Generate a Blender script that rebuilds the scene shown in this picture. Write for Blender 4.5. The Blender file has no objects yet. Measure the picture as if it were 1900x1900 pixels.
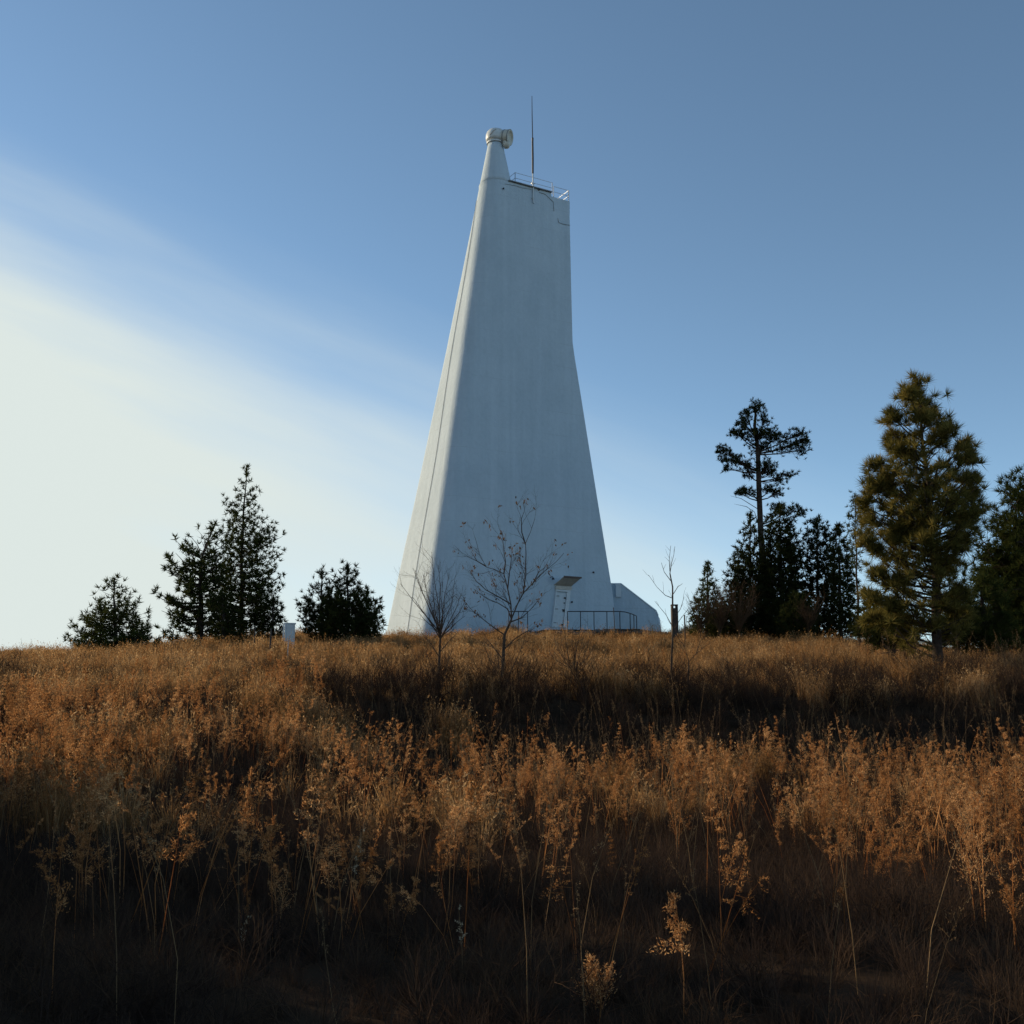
import bpy, math, random
import numpy as np
from mathutils import Vector, Matrix

random.seed(11)
RNG = np.random.default_rng(11)
S = bpy.context.scene
COL = S.collection
R = math.radians

# ------------------------------------------------------------------ camera
EYE = Vector((0.0, 0.0, 1.7))
PITCH = R(10.0)
F = 2037.0                                   # focal length in pixels of the 1900 px photograph
cd = bpy.data.cameras.new('camera')
cam = bpy.data.objects.new('camera', cd)
COL.objects.link(cam)
cam.location = EYE
cam.rotation_euler = (math.pi / 2 + PITCH, 0, 0)
cd.sensor_width = 36.0
cd.sensor_fit = 'HORIZONTAL'
cd.lens = 36.0 * F / 1900.0
cd.clip_start = 0.05
cd.clip_end = 9000
S.camera = cam

# ------------------------------------------------------------------ light
SUN_AZ = R(-62.0)                            # left of the viewing direction
SUN_EL = R(17.0)
sun_dir = Vector((math.sin(SUN_AZ) * math.cos(SUN_EL), math.cos(SUN_AZ) * math.cos(SUN_EL), math.sin(SUN_EL)))
sl = bpy.data.lights.new('sun', 'SUN')
sl.energy = 4.6
sl.angle = R(0.5)
sl.color = (1.0, 0.82, 0.55)
so = bpy.data.objects.new('sun', sl)
COL.objects.link(so)
so.rotation_euler = (-sun_dir).to_track_quat('-Z', 'Y').to_euler()
so.location = (-30, 20, 40)

S.view_settings.view_transform = 'Standard'
S.view_settings.look = 'None'
S.view_settings.exposure = 0.0
S.view_settings.gamma = 1.0
S.view_settings.use_curve_mapping = False

def nd(nt, kind, **kw):
    n = nt.nodes.new(kind)
    for k, v in kw.items():
        setattr(n, k, v)
    return n

def ray(px, py):
    x = (px - 950.0) / F
    v = (950.0 - py) / F
    return Vector((x, math.cos(PITCH) - v * math.sin(PITCH), math.sin(PITCH) + v * math.cos(PITCH)))

W = bpy.data.worlds.new('World')
S.world = W
W.use_nodes = True
wt = W.node_tree
wt.nodes.clear()
L = wt.links.new
tc = nd(wt, 'ShaderNodeTexCoord')
sky = nd(wt, 'ShaderNodeTexSky', sky_type='NISHITA', sun_disc=False)
sky.sun_elevation = SUN_EL
sky.sun_rotation = SUN_AZ
sky.altitude = 2800
sky.air_density = 1.0
sky.dust_density = 0.8
sky.ozone_density = 2.0
nrm = nd(wt, 'ShaderNodeVectorMath', operation='NORMALIZE')
L(tc.outputs['Generated'], nrm.inputs[0])

def dotn(vec):
    n = nd(wt, 'ShaderNodeVectorMath', operation='DOT_PRODUCT')
    L(nrm.outputs[0], n.inputs[0])
    n.inputs[1].default_value = vec
    return n.outputs['Value']

def mth(nt, op, a, b=None, c=None, clamp=False):
    n = nd(nt, 'ShaderNodeMath', operation=op, use_clamp=clamp)
    for i, v in enumerate((a, b, c)):
        if v is None:
            continue
        if isinstance(v, (int, float)):
            n.inputs[i].default_value = v
        else:
            nt.links.new(v, n.inputs[i])
    return n.outputs[0]

def smooth(nt, v, a, b):
    n = nd(nt, 'ShaderNodeMapRange', interpolation_type='SMOOTHSTEP')
    nt.links.new(v, n.inputs[0])
    n.inputs[1].default_value = a
    n.inputs[2].default_value = b
    return n.outputs[0]

# a thin sheet of high cloud whose upper edge runs down from the left to the horizon on the right
e1 = ray(0, 430).normalized()
e2 = ray(900, 800).normalized()
edge_n = e1.cross(e2).normalized()
if edge_n.dot(ray(100, 1000)) < 0:
    edge_n = -edge_n
edge = dotn(edge_n)
edge_t = (e2 - e1 * e1.dot(e2)).normalized()
mp = nd(wt, 'ShaderNodeCombineXYZ')               # streaks of cloud drawn out along the edge of the sheet
L(mth(wt, 'MULTIPLY', edge, 9.0), mp.inputs[0])
L(mth(wt, 'MULTIPLY', dotn(edge_t), 1.3), mp.inputs[1])
L(mth(wt, 'MULTIPLY', dotn(e1.normalized()), 1.3), mp.inputs[2])
nz = nd(wt, 'ShaderNodeTexNoise')
nz.inputs['Scale'].default_value = 1.6
nz.inputs['Detail'].default_value = 5
nz.inputs['Roughness'].default_value = 0.5
L(mp.outputs[0], nz.inputs['Vector'])
wob = mth(wt, 'MULTIPLY_ADD', nz.outputs[0], 0.11, -0.055)
ed = mth(wt, 'ADD', edge, wob)
sheet = smooth(wt, ed, -0.06, 0.12)
sheet2 = smooth(wt, ed, -0.105, 0.12)
sunward = dotn(tuple(sun_dir))
near = smooth(wt, sunward, 0.30, 0.99)
sheet2 = mth(wt, 'MULTIPLY', sheet2, smooth(wt, sunward, -0.02, 0.42))        # the sheet is densest towards the sun
dens = mth(wt, 'MULTIPLY', sheet, near)
dens = mth(wt, 'MULTIPLY_ADD', dens, 0.80, mth(wt, 'MULTIPLY', mth(wt, 'MULTIPLY', sheet2, 0.48), mth(wt, 'MULTIPLY_ADD', nz.outputs[0], 1.2, .40)), clamp=True)
cloud_col = nd(wt, 'ShaderNodeRGB')
cloud_col.outputs[0].default_value = (4.85, 5.35, 5.15, 1)
hs = nd(wt, 'ShaderNodeHueSaturation')
hs.inputs['Saturation'].default_value = 0.95
hs.inputs['Value'].default_value = 1.11
hs.inputs['Hue'].default_value = 0.489
L(sky.outputs[0], hs.inputs['Color'])
mx = nd(wt, 'ShaderNodeMix', data_type='RGBA')
L(dens, mx.inputs[0])
L(hs.outputs[0], mx.inputs[6])
L(cloud_col.outputs[0], mx.inputs[7])
bg = nd(wt, 'ShaderNodeBackground')
bg.inputs[1].default_value = 0.15
L(mx.outputs[2], bg.inputs[0])
wo = nd(wt, 'ShaderNodeOutputWorld')
L(bg.outputs[0], wo.inputs[0])

# ------------------------------------------------------------------ helpers
def at(px, py, Y):
    """world point on the sight line of pixel (px, py) at distance Y"""
    d = ray(px, py)
    return EYE + d * (Y / d.y)

def smoothstep(a, b, x):
    t = np.clip((np.asarray(x, float) - a) / (b - a), 0, 1)
    return t * t * (3 - 2 * t)

PR = np.array([(-400, -2), (-60, 0.3), (0, 0), (10, -.05), (16, -.1), (21, 0.1), (23.5, .2), (27.0, 1.75), (28.5, 1.95), (34, 2.35), (45, 3.25),
               (60, 4.6), (72, 5.7), (85, 6.2), (100, 6.0), (140, 3), (250, -6), (600, -30), (4000, -60)])
PL = np.array([(-400, -2), (-60, 0.3), (0, 0), (10, 0), (14, .1), (18, .45), (22, 1.0), (27, 1.7), (34, 2.4), (45, 3.2),
               (60, 4.6), (72, 5.7), (85, 6.2), (100, 6.0), (140, 3), (250, -6), (600, -30), (4000, -60)])

def hgt(x, y):
    x = np.asarray(x, float); y = np.asarray(y, float)
    k = smoothstep(-5.5, -1.5, x + 0.8 * np.sin(y * .3))
    z = np.interp(y, PR[:, 0], PR[:, 1]) * k + np.interp(y, PL[:, 0], PL[:, 1]) * (1 - k)
    g = np.exp(-((x - 6.0) / 6.5) ** 4 - ((y - 80) / 9.0) ** 4)
    z = z + 1.05 * g
    z = z - 1.15 * smoothstep(14, 32, -x) * smoothstep(35, 60, y)
    z = z - 1.1 * smoothstep(17, 30, x) * smoothstep(30, 50, y)
    z = z + .40 * smoothstep(6, 14, x) * smoothstep(27, 32, y) * (1 - smoothstep(36, 50, y))
    n = (np.sin(x * .9 + 1.3 * np.sin(y * .41)) * np.sin(y * .83 + 1.1 * np.sin(x * .37)) * .07
         + np.sin(x * 2.3 + y * 1.1) * np.sin(y * 2.1 - x * .7) * .035)
    return z + n * np.clip(1.2 - np.abs(y) / 300, 0, 1)

def H(x, y):
    return float(hgt(x, y))

def tag(o, label=None, cat=None, group=None, kind=None):
    if label: o['label'] = label
    if cat: o['category'] = cat
    if group: o['group'] = group
    if kind: o['kind'] = kind
    return o

def thing(name, label, cat, loc=(0, 0, 0), group=None):
    o = bpy.data.objects.new(name, None)
    o.empty_display_size = .3
    COL.objects.link(o)
    o.location = loc
    return tag(o, label, cat, group)

def mesh_obj(name, verts, faces, mat, parent=None, smooth=False, link=True):
    """verts are world coordinates; they are stored relative to the parent empty"""
    verts = np.asarray(verts, float).reshape(-1, 3)
    if parent is not None:
        verts = verts - np.array(parent.location)
    me = bpy.data.meshes.new(name)
    if isinstance(faces, np.ndarray) and faces.ndim == 2:
        nf, k = faces.shape
        me.vertices.add(len(verts)); me.vertices.foreach_set('co', verts.astype(np.float32).ravel())
        me.loops.add(nf * k); me.loops.foreach_set('vertex_index', faces.astype(np.int32).ravel())
        me.polygons.add(nf); me.polygons.foreach_set('loop_start', np.arange(0, nf * k, k, dtype=np.int32))
        me.update(calc_edges=True)
    else:
        me.from_pydata([tuple(v) for v in verts], [], [tuple(f) for f in faces])
    me.materials.append(mat)
    if smooth:
        me.polygons.foreach_set('use_smooth', np.ones(len(me.polygons), bool))
    o = bpy.data.objects.new(name, me)
    if link: COL.objects.link(o)
    if parent is not None: o.parent = parent
    return o

class MB:
    """collects simple solids into one mesh"""
    def __init__(s): s.v = []; s.f = []
    def add(s, v, f):
        b = len(s.v)
        s.v += [tuple(p) for p in v]
        s.f += [tuple(b + i for i in q) for q in f]
        return s
    def tube(s, pts, rad, n=6, cap=True):
        pts = [Vector(p) for p in pts]
        if isinstance(rad, (int, float)): rad = [rad] * len(pts)
        rings = []
        up = None
        for i, p in enumerate(pts):
            d = (pts[min(i + 1, len(pts) - 1)] - pts[max(i - 1, 0)])
            d = d.normalized() if d.length > 1e-9 else Vector((0, 0, 1))
            if up is None: up = d.orthogonal().normalized()
            a = up - d * up.dot(d)
            a = a.normalized() if a.length > 1e-6 else d.orthogonal().normalized()
            up = a
            c = d.cross(a)
            rings.append([p + (a * math.cos(t) + c * math.sin(t)) * rad[i] for t in [2 * math.pi * k / n for k in range(n)]])
        v = [q for r_ in rings for q in r_]
        f = [(i * n + k, i * n + (k + 1) % n, (i + 1) * n + (k + 1) % n, (i + 1) * n + k) for i in range(len(pts) - 1) for k in range(n)]
        if cap:
            f += [tuple(range(n - 1, -1, -1)), tuple((len(pts) - 1) * n + k for k in range(n))]
        return s.add(v, f)
    def box(s, c, ax, ay, az):
        c = Vector(c); ax = Vector(ax); ay = Vector(ay); az = Vector(az)   # half vectors
        v = [c + ax * i + ay * j + az * k for k in (-1, 1) for j in (-1, 1) for i in (-1, 1)]
        return s.add(v, [(0, 2, 3, 1), (4, 5, 7, 6), (0, 1, 5, 4), (2, 6, 7, 3), (0, 4, 6, 2), (1, 3, 7, 5)])
    def prism(s, poly, d):
        n = len(poly); d = Vector(d)
        v = [Vector(p) for p in poly] + [Vector(p) + d for p in poly]
        f = [tuple(range(n)), tuple(range(2 * n - 1, n - 1, -1))] + [(k, n + k, n + (k + 1) % n, (k + 1) % n) for k in range(n)]
        return s.add(v, f)
    def build(s, name, mat, parent=None, smooth=False, link=True, bevel=0):
        o = mesh_obj(name, s.v, s.f, mat, parent, smooth, link)
        if bevel:
            m = o.modifiers.new('bevel', 'BEVEL'); m.width = bevel; m.segments = 2; m.limit_method = 'ANGLE'
        return o

# ------------------------------------------------------------------ materials
def plain(name, col, rough=.7, metal=0, var=.15, scale=6.0, bump=0.0, col2=None):
    m = bpy.data.materials.new(name); m.use_nodes = True
    nt = m.node_tree
    b = nt.nodes['Principled BSDF']
    b.inputs['Roughness'].default_value = rough
    b.inputs['Metallic'].default_value = metal
    if rough >= .95: b.inputs['Specular IOR Level'].default_value = 0.05
    t = nd(nt, 'ShaderNodeTexCoord')
    n = nd(nt, 'ShaderNodeTexNoise'); n.inputs['Scale'].default_value = scale; n.inputs['Detail'].default_value = 6
    nt.links.new(t.outputs['Object'], n.inputs['Vector'])
    r = nd(nt, 'ShaderNodeValToRGB')
    a = [c * (1 - var) for c in col] if col2 is None else col2
    r.color_ramp.elements[0].position = .3; r.color_ramp.elements[1].position = .7
    r.color_ramp.elements[0].color = (*a, 1); r.color_ramp.elements[1].color = (*[min(1, c * (1 + (var if col2 is None else 0))) for c in col], 1)
    nt.links.new(n.outputs[0], r.inputs[0]); nt.links.new(r.outputs[0], b.inputs['Base Color'])
    if bump:
        bp = nd(nt, 'ShaderNodeBump'); bp.inputs['Strength'].default_value = bump; bp.inputs['Distance'].default_value = .02
        nt.links.new(n.outputs[0], bp.inputs['Height']); nt.links.new(bp.outputs[0], b.inputs['Normal'])
    return m

def leafy(name, cols, trans=.35, scale=1.2, seed_by_island=True, fine=0.0):
    """thin plant matter: diffuse with some light passing through; colour differs leaf by leaf and patch by patch"""
    m = bpy.data.materials.new(name); m.use_nodes = True
    nt = m.node_tree; nt.nodes.clear()
    g = nd(nt, 'ShaderNodeNewGeometry')
    oi = nd(nt, 'ShaderNodeObjectInfo')
    n = nd(nt, 'ShaderNodeTexNoise'); n.inputs['Scale'].default_value = scale; n.inputs['Detail'].default_value = 3
    nt.links.new(g.outputs['Position'], n.inputs['Vector'])
    v = mth(nt, 'MULTIPLY_ADD', n.outputs[0], 2.4, -.7, clamp=True)
    v = mth(nt, 'MULTIPLY', v, .42)
    if seed_by_island:
        v = mth(nt, 'MULTIPLY_ADD', g.outputs['Random Per Island'], .40, v)
    v = mth(nt, 'MULTIPLY_ADD', oi.outputs['Random'], .20, v)
    r = nd(nt, 'ShaderNodeValToRGB')
    els = r.color_ramp.elements
    els[0].position = 0.05; els[0].color = (*cols[0], 1)
    els[1].position = 0.95; els[1].color = (*cols[-1], 1)
    for i, c in enumerate(cols[1:-1]):
        e = els.new(0.05 + .9 * (i + 1) / (len(cols) - 1)); e.color = (*c, 1)
    nt.links.new(v, r.inputs[0])
    d = nd(nt, 'ShaderNodeBsdfDiffuse'); t = nd(nt, 'ShaderNodeBsdfTranslucent')
    nt.links.new(r.outputs[0], d.inputs[0]); nt.links.new(r.outputs[0], t.inputs[0])
    mix = nd(nt, 'ShaderNodeMixShader'); mix.inputs[0].default_value = trans
    nt.links.new(d.outputs[0], mix.inputs[1]); nt.links.new(t.outputs[0], mix.inputs[2])
    o = nd(nt, 'ShaderNodeOutputMaterial'); nt.links.new(mix.outputs[0], o.inputs[0])
    return m

def painted_concrete():
    m = bpy.data.materials.new('painted_concrete'); m.use_nodes = True
    nt = m.node_tree; b = nt.nodes['Principled BSDF']; b.inputs['Roughness'].default_value = .8
    g = nd(nt, 'ShaderNodeNewGeometry')
    mp = nd(nt, 'ShaderNodeMapping'); mp.inputs['Scale'].default_value = (1.6, 1.6, .07)
    nt.links.new(g.outputs['Position'], mp.inputs[0])
    st = nd(nt, 'ShaderNodeTexNoise'); st.inputs['Scale'].default_value = 1; st.inputs['Detail'].default_value = 7; st.inputs['Roughness'].default_value = .6
    nt.links.new(mp.outputs[0], st.inputs['Vector'])
    bl = nd(nt, 'ShaderNodeTexNoise'); bl.inputs['Scale'].default_value = .35; bl.inputs['Detail'].default_value = 8
    nt.links.new(g.outputs['Position'], bl.inputs['Vector'])
    fi = nd(nt, 'ShaderNodeTexNoise'); fi.inputs['Scale'].default_value = 3.5; fi.inputs['Detail'].default_value = 10; fi.inputs['Roughness'].default_value = .7
    nt.links.new(g.outputs['Position'], fi.inputs['Vector'])
    a = mth(nt, 'MULTIPLY_ADD', st.outputs[0], .40, mth(nt, 'MULTIPLY_ADD', bl.outputs[0], .35, mth(nt, 'MULTIPLY', fi.outputs[0], .35)))
    # faint pour lines every 1.83 m
    sx = nd(nt, 'ShaderNodeSeparateXYZ'); nt.links.new(g.outputs['Position'], sx.inputs[0])
    zz = mth(nt, 'DIVIDE', sx.outputs[2], 1.83)
    fr = mth(nt, 'FRACT', zz)
    ln = mth(nt, 'LESS_THAN', fr, .018)
    patchy = mth(nt, 'MULTIPLY', ln, smooth(nt, bl.outputs[0], .40, .62))
    r = nd(nt, 'ShaderNodeValToRGB'); e = r.color_ramp.elements
    e[0].position = .34; e[0].color = (.36, .445, .51, 1); e[1].position = .72; e[1].color = (.50, .59, .66, 1)
    nt.links.new(a, r.inputs[0])
    mx = nd(nt, 'ShaderNodeMix', data_type='RGBA', blend_type='MULTIPLY')
    nt.links.new(mth(nt, 'MULTIPLY', patchy, .20), mx.inputs[0]); nt.links.new(r.outputs[0], mx.inputs[6]); mx.inputs[7].default_value = (.35, .35, .34, 1)
    nt.links.new(mx.outputs[2], b.inputs['Base Color'])
    bp = nd(nt, 'ShaderNodeBump'); bp.inputs['Strength'].default_value = .8; bp.inputs['Distance'].default_value = .05
    nt.links.new(mth(nt, 'ADD', fi.outputs[0], mth(nt, 'MULTIPLY', st.outputs[0], .6)), bp.inputs['Height']); nt.links.new(bp.outputs[0], b.inputs['Normal'])
    return m

M = {}
M['conc'] = painted_concrete()
M['white'] = plain('white_paint', (.56, .61, .64), .5, var=.06, scale=3)
M['turret'] = plain('turret_paint', (.58, .61, .61), .45, var=.12, scale=2.5)
M['ochre'] = plain('weathered_hood', (.52, .51, .44), .5, var=.15, scale=3)  # the hood's yellowish reflection is put into this base colour
M['darkmetal'] = plain('dark_metal', (.035, .035, .04), .5, .6, var=.3, scale=12)
M['greymetal'] = plain('grey_metal', (.33, .35, .37), .45, .5, var=.15, scale=10)
M['cable'] = plain('cable', (.20, .21, .22), .7, var=.2)
M['crackline'] = plain('joint', (.33, .40, .45), .9, var=.2)
M['door'] = plain('door_paint', (.50, .56, .60), .5, var=.08, scale=5)
M['canopy'] = plain('canopy_soffit', (.50, .47, .42), .7, var=.12, scale=4)
M['canopytop'] = plain('canopy_edge', (.10, .07, .06), .7, var=.2, scale=9)
M['stone'] = plain('rubble', (.16, .13, .11), .95, var=.5, scale=5, bump=.8)
M['oldwood'] = plain('old_wood', (.055, .043, .035), .9, var=.4, scale=14, bump=.5)
M['cabinet'] = plain('cabinet_paint', (.45, .49, .50), .5, var=.1, scale=3)
M['bark'] = plain('bark', (.055, .04, .032), .95, var=.45, scale=9, bump=.8)
M['twig'] = plain('twig_bark', (.075, .052, .038), .96, var=.35, scale=12)
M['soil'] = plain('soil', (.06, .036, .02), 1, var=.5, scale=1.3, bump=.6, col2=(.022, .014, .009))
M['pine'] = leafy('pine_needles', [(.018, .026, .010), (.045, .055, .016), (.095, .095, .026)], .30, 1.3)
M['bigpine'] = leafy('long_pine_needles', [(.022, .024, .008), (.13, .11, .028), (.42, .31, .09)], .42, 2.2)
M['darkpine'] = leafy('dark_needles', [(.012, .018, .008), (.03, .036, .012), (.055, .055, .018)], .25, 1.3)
M['dryleaf'] = leafy('dry_leaf', [(.10, .06, .035), (.20, .12, .06)], .35, 3)
M['gold'] = leafy('golden_grass', [(.085, .042, .018), (.34, .18, .07), (.74, .50, .26)], .55, .8)
M['rust'] = leafy('rusty_weed', [(.09, .038, .017), (.46, .21, .075), (.86, .54, .26)], .6, .9)
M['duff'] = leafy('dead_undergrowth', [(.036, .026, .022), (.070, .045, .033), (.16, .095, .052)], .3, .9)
M['stalk'] = leafy('pale_stalk', [(.12, .07, .035), (.36, .23, .12)], .2, 2)
M['pale'] = leafy('pale_seed', [(.38, .30, .19), (.62, .52, .36)], .4, 2)
M['brush'] = leafy('brown_brush', [(.045, .03, .02), (.12, .075, .045)], .2, 1)

# ------------------------------------------------------------------ ground
def grid_axis(segs):
    out = []
    for a, b, n in segs: out += list(np.linspace(a, b, n, endpoint=False))
    return np.array(out + [segs[-1][1]])
gx = grid_axis([(-3000, -200, 8), (-200, -45, 20), (-45, 45, 200), (45, 200, 20), (200, 3000, 8)])
gy = grid_axis([(-300, -10, 12), (-10, 35, 150), (35, 110, 130), (110, 300, 20), (300, 3500, 10)])
GX, GY = np.meshgrid(gx, gy)
GZ = hgt(GX, GY)
nx, ny = len(gx), len(gy)
ii = np.arange(ny - 1)[:, None] * nx + np.arange(nx - 1)[None, :]
gf = np.stack([ii, ii + 1, ii + 1 + nx, ii + nx], -1).reshape(-1, 4)
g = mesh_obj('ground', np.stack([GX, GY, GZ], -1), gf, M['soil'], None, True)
tag(g, 'brown soil slope rising from the weedy foreground to the tower', kind='structure')

# ------------------------------------------------------------------ tower
F30 = R(30)
u = Vector((math.cos(F30), math.sin(F30), 0))       # along the wide shaded face, away to the right
w = Vector((-math.sin(F30), math.cos(F30), 0))      # along the narrow sunlit face, away to the left
BYb, BYt = 76.0, 78.6

def corner_line(pxs):   # [(px, py, Y)] -> points sorted by height
    return sorted([at(*p) for p in pxs], key=lambda p: p.z)
lz = at(889.5, 337, 79.6); rz = at(950, 337, 79.6)
nb_r = (rz.x - lz.x) / 2
nb_x = (lz.x + rz.x) / 2
_u = Vector((math.cos(F30), math.sin(F30), 0)); _w = Vector((-math.sin(F30), math.cos(F30), 0))
_bt = Vector((nb_x, 79.9, at(930, 332, BYt).z)) - (_u + _w) * nb_r
B_l = [at(788, 1190, BYb), _bt]
def on(line, z):
    if z <= line[0].z: a, b = line[0], line[1]
    elif z >= line[-1].z: a, b = line[-2], line[-1]
    else:
        for a, b in zip(line, line[1:]):
            if a.z <= z <= b.z: break
    t = (z - a.z) / (b.z - a.z)
    return a + (b - a) * t
def hit_x(p, d, px, z):
    """length along horizontal direction d from p to reach screen column px at height z (plain intersection)"""
    lo, hi = 0.0, 40.0
    def col(t):
        q = p + d * t
        return 950 + F * (q.x) / ((q.y) * math.cos(PITCH) + (q.z - EYE.z) * math.sin(PITCH))
    s0 = 1 if col(1) > col(0) else -1
    for _ in range(50):
        mid = (lo + hi) / 2
        if (px - col(mid)) * s0 > 0: lo = mid
        else: hi = mid
    return lo
def zpix(py, Y): return at(950, py, Y).z
z_base = B_l[0].z - 1.2
z_roof = at(930, 332, BYt).z
# key heights with silhouette columns: left edge, right edge
def rround(z): return float(np.interp(z, [B_l[0].z, z_roof], [.95, nb_r]))
keys = []
for py, xl, xr in [(1215, 708, 1152), (1160, 719, 1145), (1075, 736, 1137), (860, 781, 1104), (700, 814, 1079), (625, 830, 1067), (600, 835, 1063.5), (500, 856, 1061), (366, 884, 1058)]:
    t = (1190 - py) / (1190 - 335)
    Yb = BYb + (BYt - BYb) * t
    z = zpix(py, Yb)
    B = on(B_l, z)
    keys.append((z, hit_x(B, w, xl - .366 * rround(z) * F / 80, z), py, xr))
# right silhouette: its own depth, so find by iteration at matching screen row
rows = []
for z, la, py, xr in keys:
    B = on(B_l, z)
    lc = hit_x(B, u, xr, z)
    rows.append((z, B, la, lc))
zr_ = rows[-1][0]
rows.append((z_roof, B_l[1], 2 * nb_r, hit_x(B_l[1], u, 1058.3, z_roof)))
def section(z):
    zs = [r_[0] for r_ in rows]
    la = np.interp(z, zs, [r_[2] for r_ in rows]); lc = np.interp(z, zs, [r_[3] for r_ in rows])
    B = on(B_l, z); B = Vector((B.x, B.y, z))
    return B + w * la, B, B + u * lc, B + u * lc + w * la
def rounded(pts, rads, n=10):
    out = []
    m = len(pts)
    for i in range(m):
        p, q, s_ = pts[i - 1], pts[i], pts[(i + 1) % m]
        a = (p - q); b = (s_ - q)
        r_ = min(rads[i], a.length * .4999, b.length * .4999)
        da = a.normalized() * r_; db = b.normalized() * r_
        for k in range(n):                    # quarter circle
            t = math.pi / 2 * k / (n - 1)
            out.append(q + da + db - db * math.cos(t) - da * math.sin(t))
    return out
tower_o = on(B_l, B_l[0].z) + u * 6 + w * 3
tower_o.z = H(tower_o.x, tower_o.y)
tower = thing('observatory_tower', 'tall white tapering concrete tower with turret, antenna and roof railing on the hilltop', 'tower', tower_o)
zroof2 = z_roof - .28
levels = sorted(set([z_base, B_l[0].z] + [r_[0] for r_ in rows if r_[0] < zroof2 - .3] + list(np.linspace(z_base, zroof2, 26))))
def shell(levels, split=None):
    v, f = [], []
    n = None
    for z in levels:
        A, B, C, D = section(z)
        ring = rounded([A, B, C, D], [rround(z), rround(z), .12, .12])
        n = len(ring); v += ring
    for i in range(len(levels) - 1):
        for k in range(n):
            f.append((i * n + k, i * n + (k + 1) % n, (i + 1) * n + (k + 1) % n, (i + 1) * n + k))
    f.append(tuple((len(levels) - 1) * n + k for k in range(n)))
    return v, f
v, f = shell(levels)
wall = mesh_obj('wall', v, f[:-1], M['conc'], tower, True)
# flat roof slab just under the wall head
A, B, C, D = section(zroof2)
ring = rounded([A, B, C, D], [nb_r, nb_r, .12, .12])
MB().prism(ring, (0, 0, -.25)).build('roof', M['conc'], tower)
# raised parapet on the left two thirds of the roof
A, B, C, D = section(zroof2 + .002)
lc = (C - B).length; la = (A - B).length
k_ = 0.76
Pq = [A, B, B + u * lc * k_, A + u * lc * k_]
ring = rounded(Pq, [nb_r, nb_r, .05, .05])
MB().prism(ring, (0, 0, z_roof - zroof2)).build('parapet', M['conc'], tower)
# thin dark coping strip along the parapet edge
q0 = B + u * 1.7 - w * .03; q1 = B + u * lc * k_ - w * .03
MB().box((q0 + q1) / 2 + Vector((0, 0, z_roof - zroof2 + .05)), (q1 - q0) / 2, w * .14, (0, 0, .035)).build('coping', M['cable'], tower)

# the round neck that rises from the roof to the turret
neck_b = section(z_roof - 5); neck_top_l = at(905, 262, 79.2); neck_top_r = at(933, 262, 79.2)
nt_c = (neck_top_l + neck_top_r) / 2 + Vector((0, .55, 0)); nt_r = (neck_top_r - neck_top_l).length / 2
A, B, C, D = section(z_roof)
nb_c = Vector((nb_x, 79.9, z_roof + .004))
pts, rad = [], []
for t in np.linspace(0, 1, 10):
    pts.append(nb_c + (Vector((nt_c.x, nt_c.y, nt_c.z)) - nb_c) * t); rad.append(nb_r + (nt_r - nb_r) * t)
nk = MB().tube(pts, rad, 40).build('neck', M['conc'], tower, True)
# turret: ring, rounded drum, side hood and its rim
top = pts[-1]
def lathe(mb, c, axis, prof, n=28, cap=True):
    axis = Vector(axis).normalized(); a = axis.orthogonal().normalized(); b = axis.cross(a)
    v = []; m = len(prof)
    for (h, r_) in prof:
        v += [Vector(c) + axis * h + (a * math.cos(2 * math.pi * k / n) + b * math.sin(2 * math.pi * k / n)) * max(r_, .001) for k in range(n)]
    f = [(i * n + k, i * n + (k + 1) % n, (i + 1) * n + (k + 1) % n, (i + 1) * n + k) for i in range(m - 1) for k in range(n)]
    if cap: f += [tuple(range(n - 1, -1, -1)), tuple((m - 1) * n + k for k in range(n))]
    return mb.add(v, f)
s_m = 1 / 23.0
lathe(MB(), top, (0, 0, 1), [(0, nt_r + .03), (.02, nt_r + .10), (.14, nt_r + .10), (.16, nt_r + .02)]).build('turret_ring', M['turret'], tower, False)
lathe(MB(), top + Vector((0, 0, .162)), (0, 0, 1), [(0, nt_r * 1.0), (.03, nt_r * 1.0)]).build('seal_band', M['cable'], tower, False)
dome_c = top + Vector((.02, 0, .2))
tr = lathe(MB(), dome_c, (.05, 0, 1), [(0, .66), (.08, .76), (.25, .80), (.55, .80), (.75, .74), (.92, .6), (1.03, .40), (1.08, .2), (1.09, 0)]).build('turret', M['turret'], tower, True)
hood_ax = Vector((.80, -.30, -.18)).normalized()
hc = dome_c + Vector((.42, -.12, .36))
hd = lathe(MB(), hc, hood_ax, [(0, .42), (.1, .56), (.45, .60), (.78, .60), (.80, .52), (.70, .48)]).build('hood', M['ochre'], tower, True)
lathe(MB(), hc + hood_ax * .72, hood_ax, [(0, .60), (0, .63), (.06, .63), (.06, .60), (0, .60)], cap=False).build('hood_rim', M['cable'], tower, False)
lathe(MB(), hc + hood_ax * .30, hood_ax, [(0, .57), (0, .605), (.07, .605), (.07, .57), (0, .57)], cap=False).build('hood_collar', M['cable'], tower, False)
MB().tube([dome_c + Vector((-.45, -.7, .25)), dome_c + Vector((-.2, -.82, .5)), dome_c + Vector((.05, -.78, .72))], .022, 5).build('hand_rail', M['cable'], tower)
lathe(MB(), hc + hood_ax * .45 + Vector((0, -.12, -.62)), (.1, 0, -1), [(-.15, .30), (.1, .28), (.30, .22), (.34, .05)], 16).build('drive_box', M['ochre'], tower, True)

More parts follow.
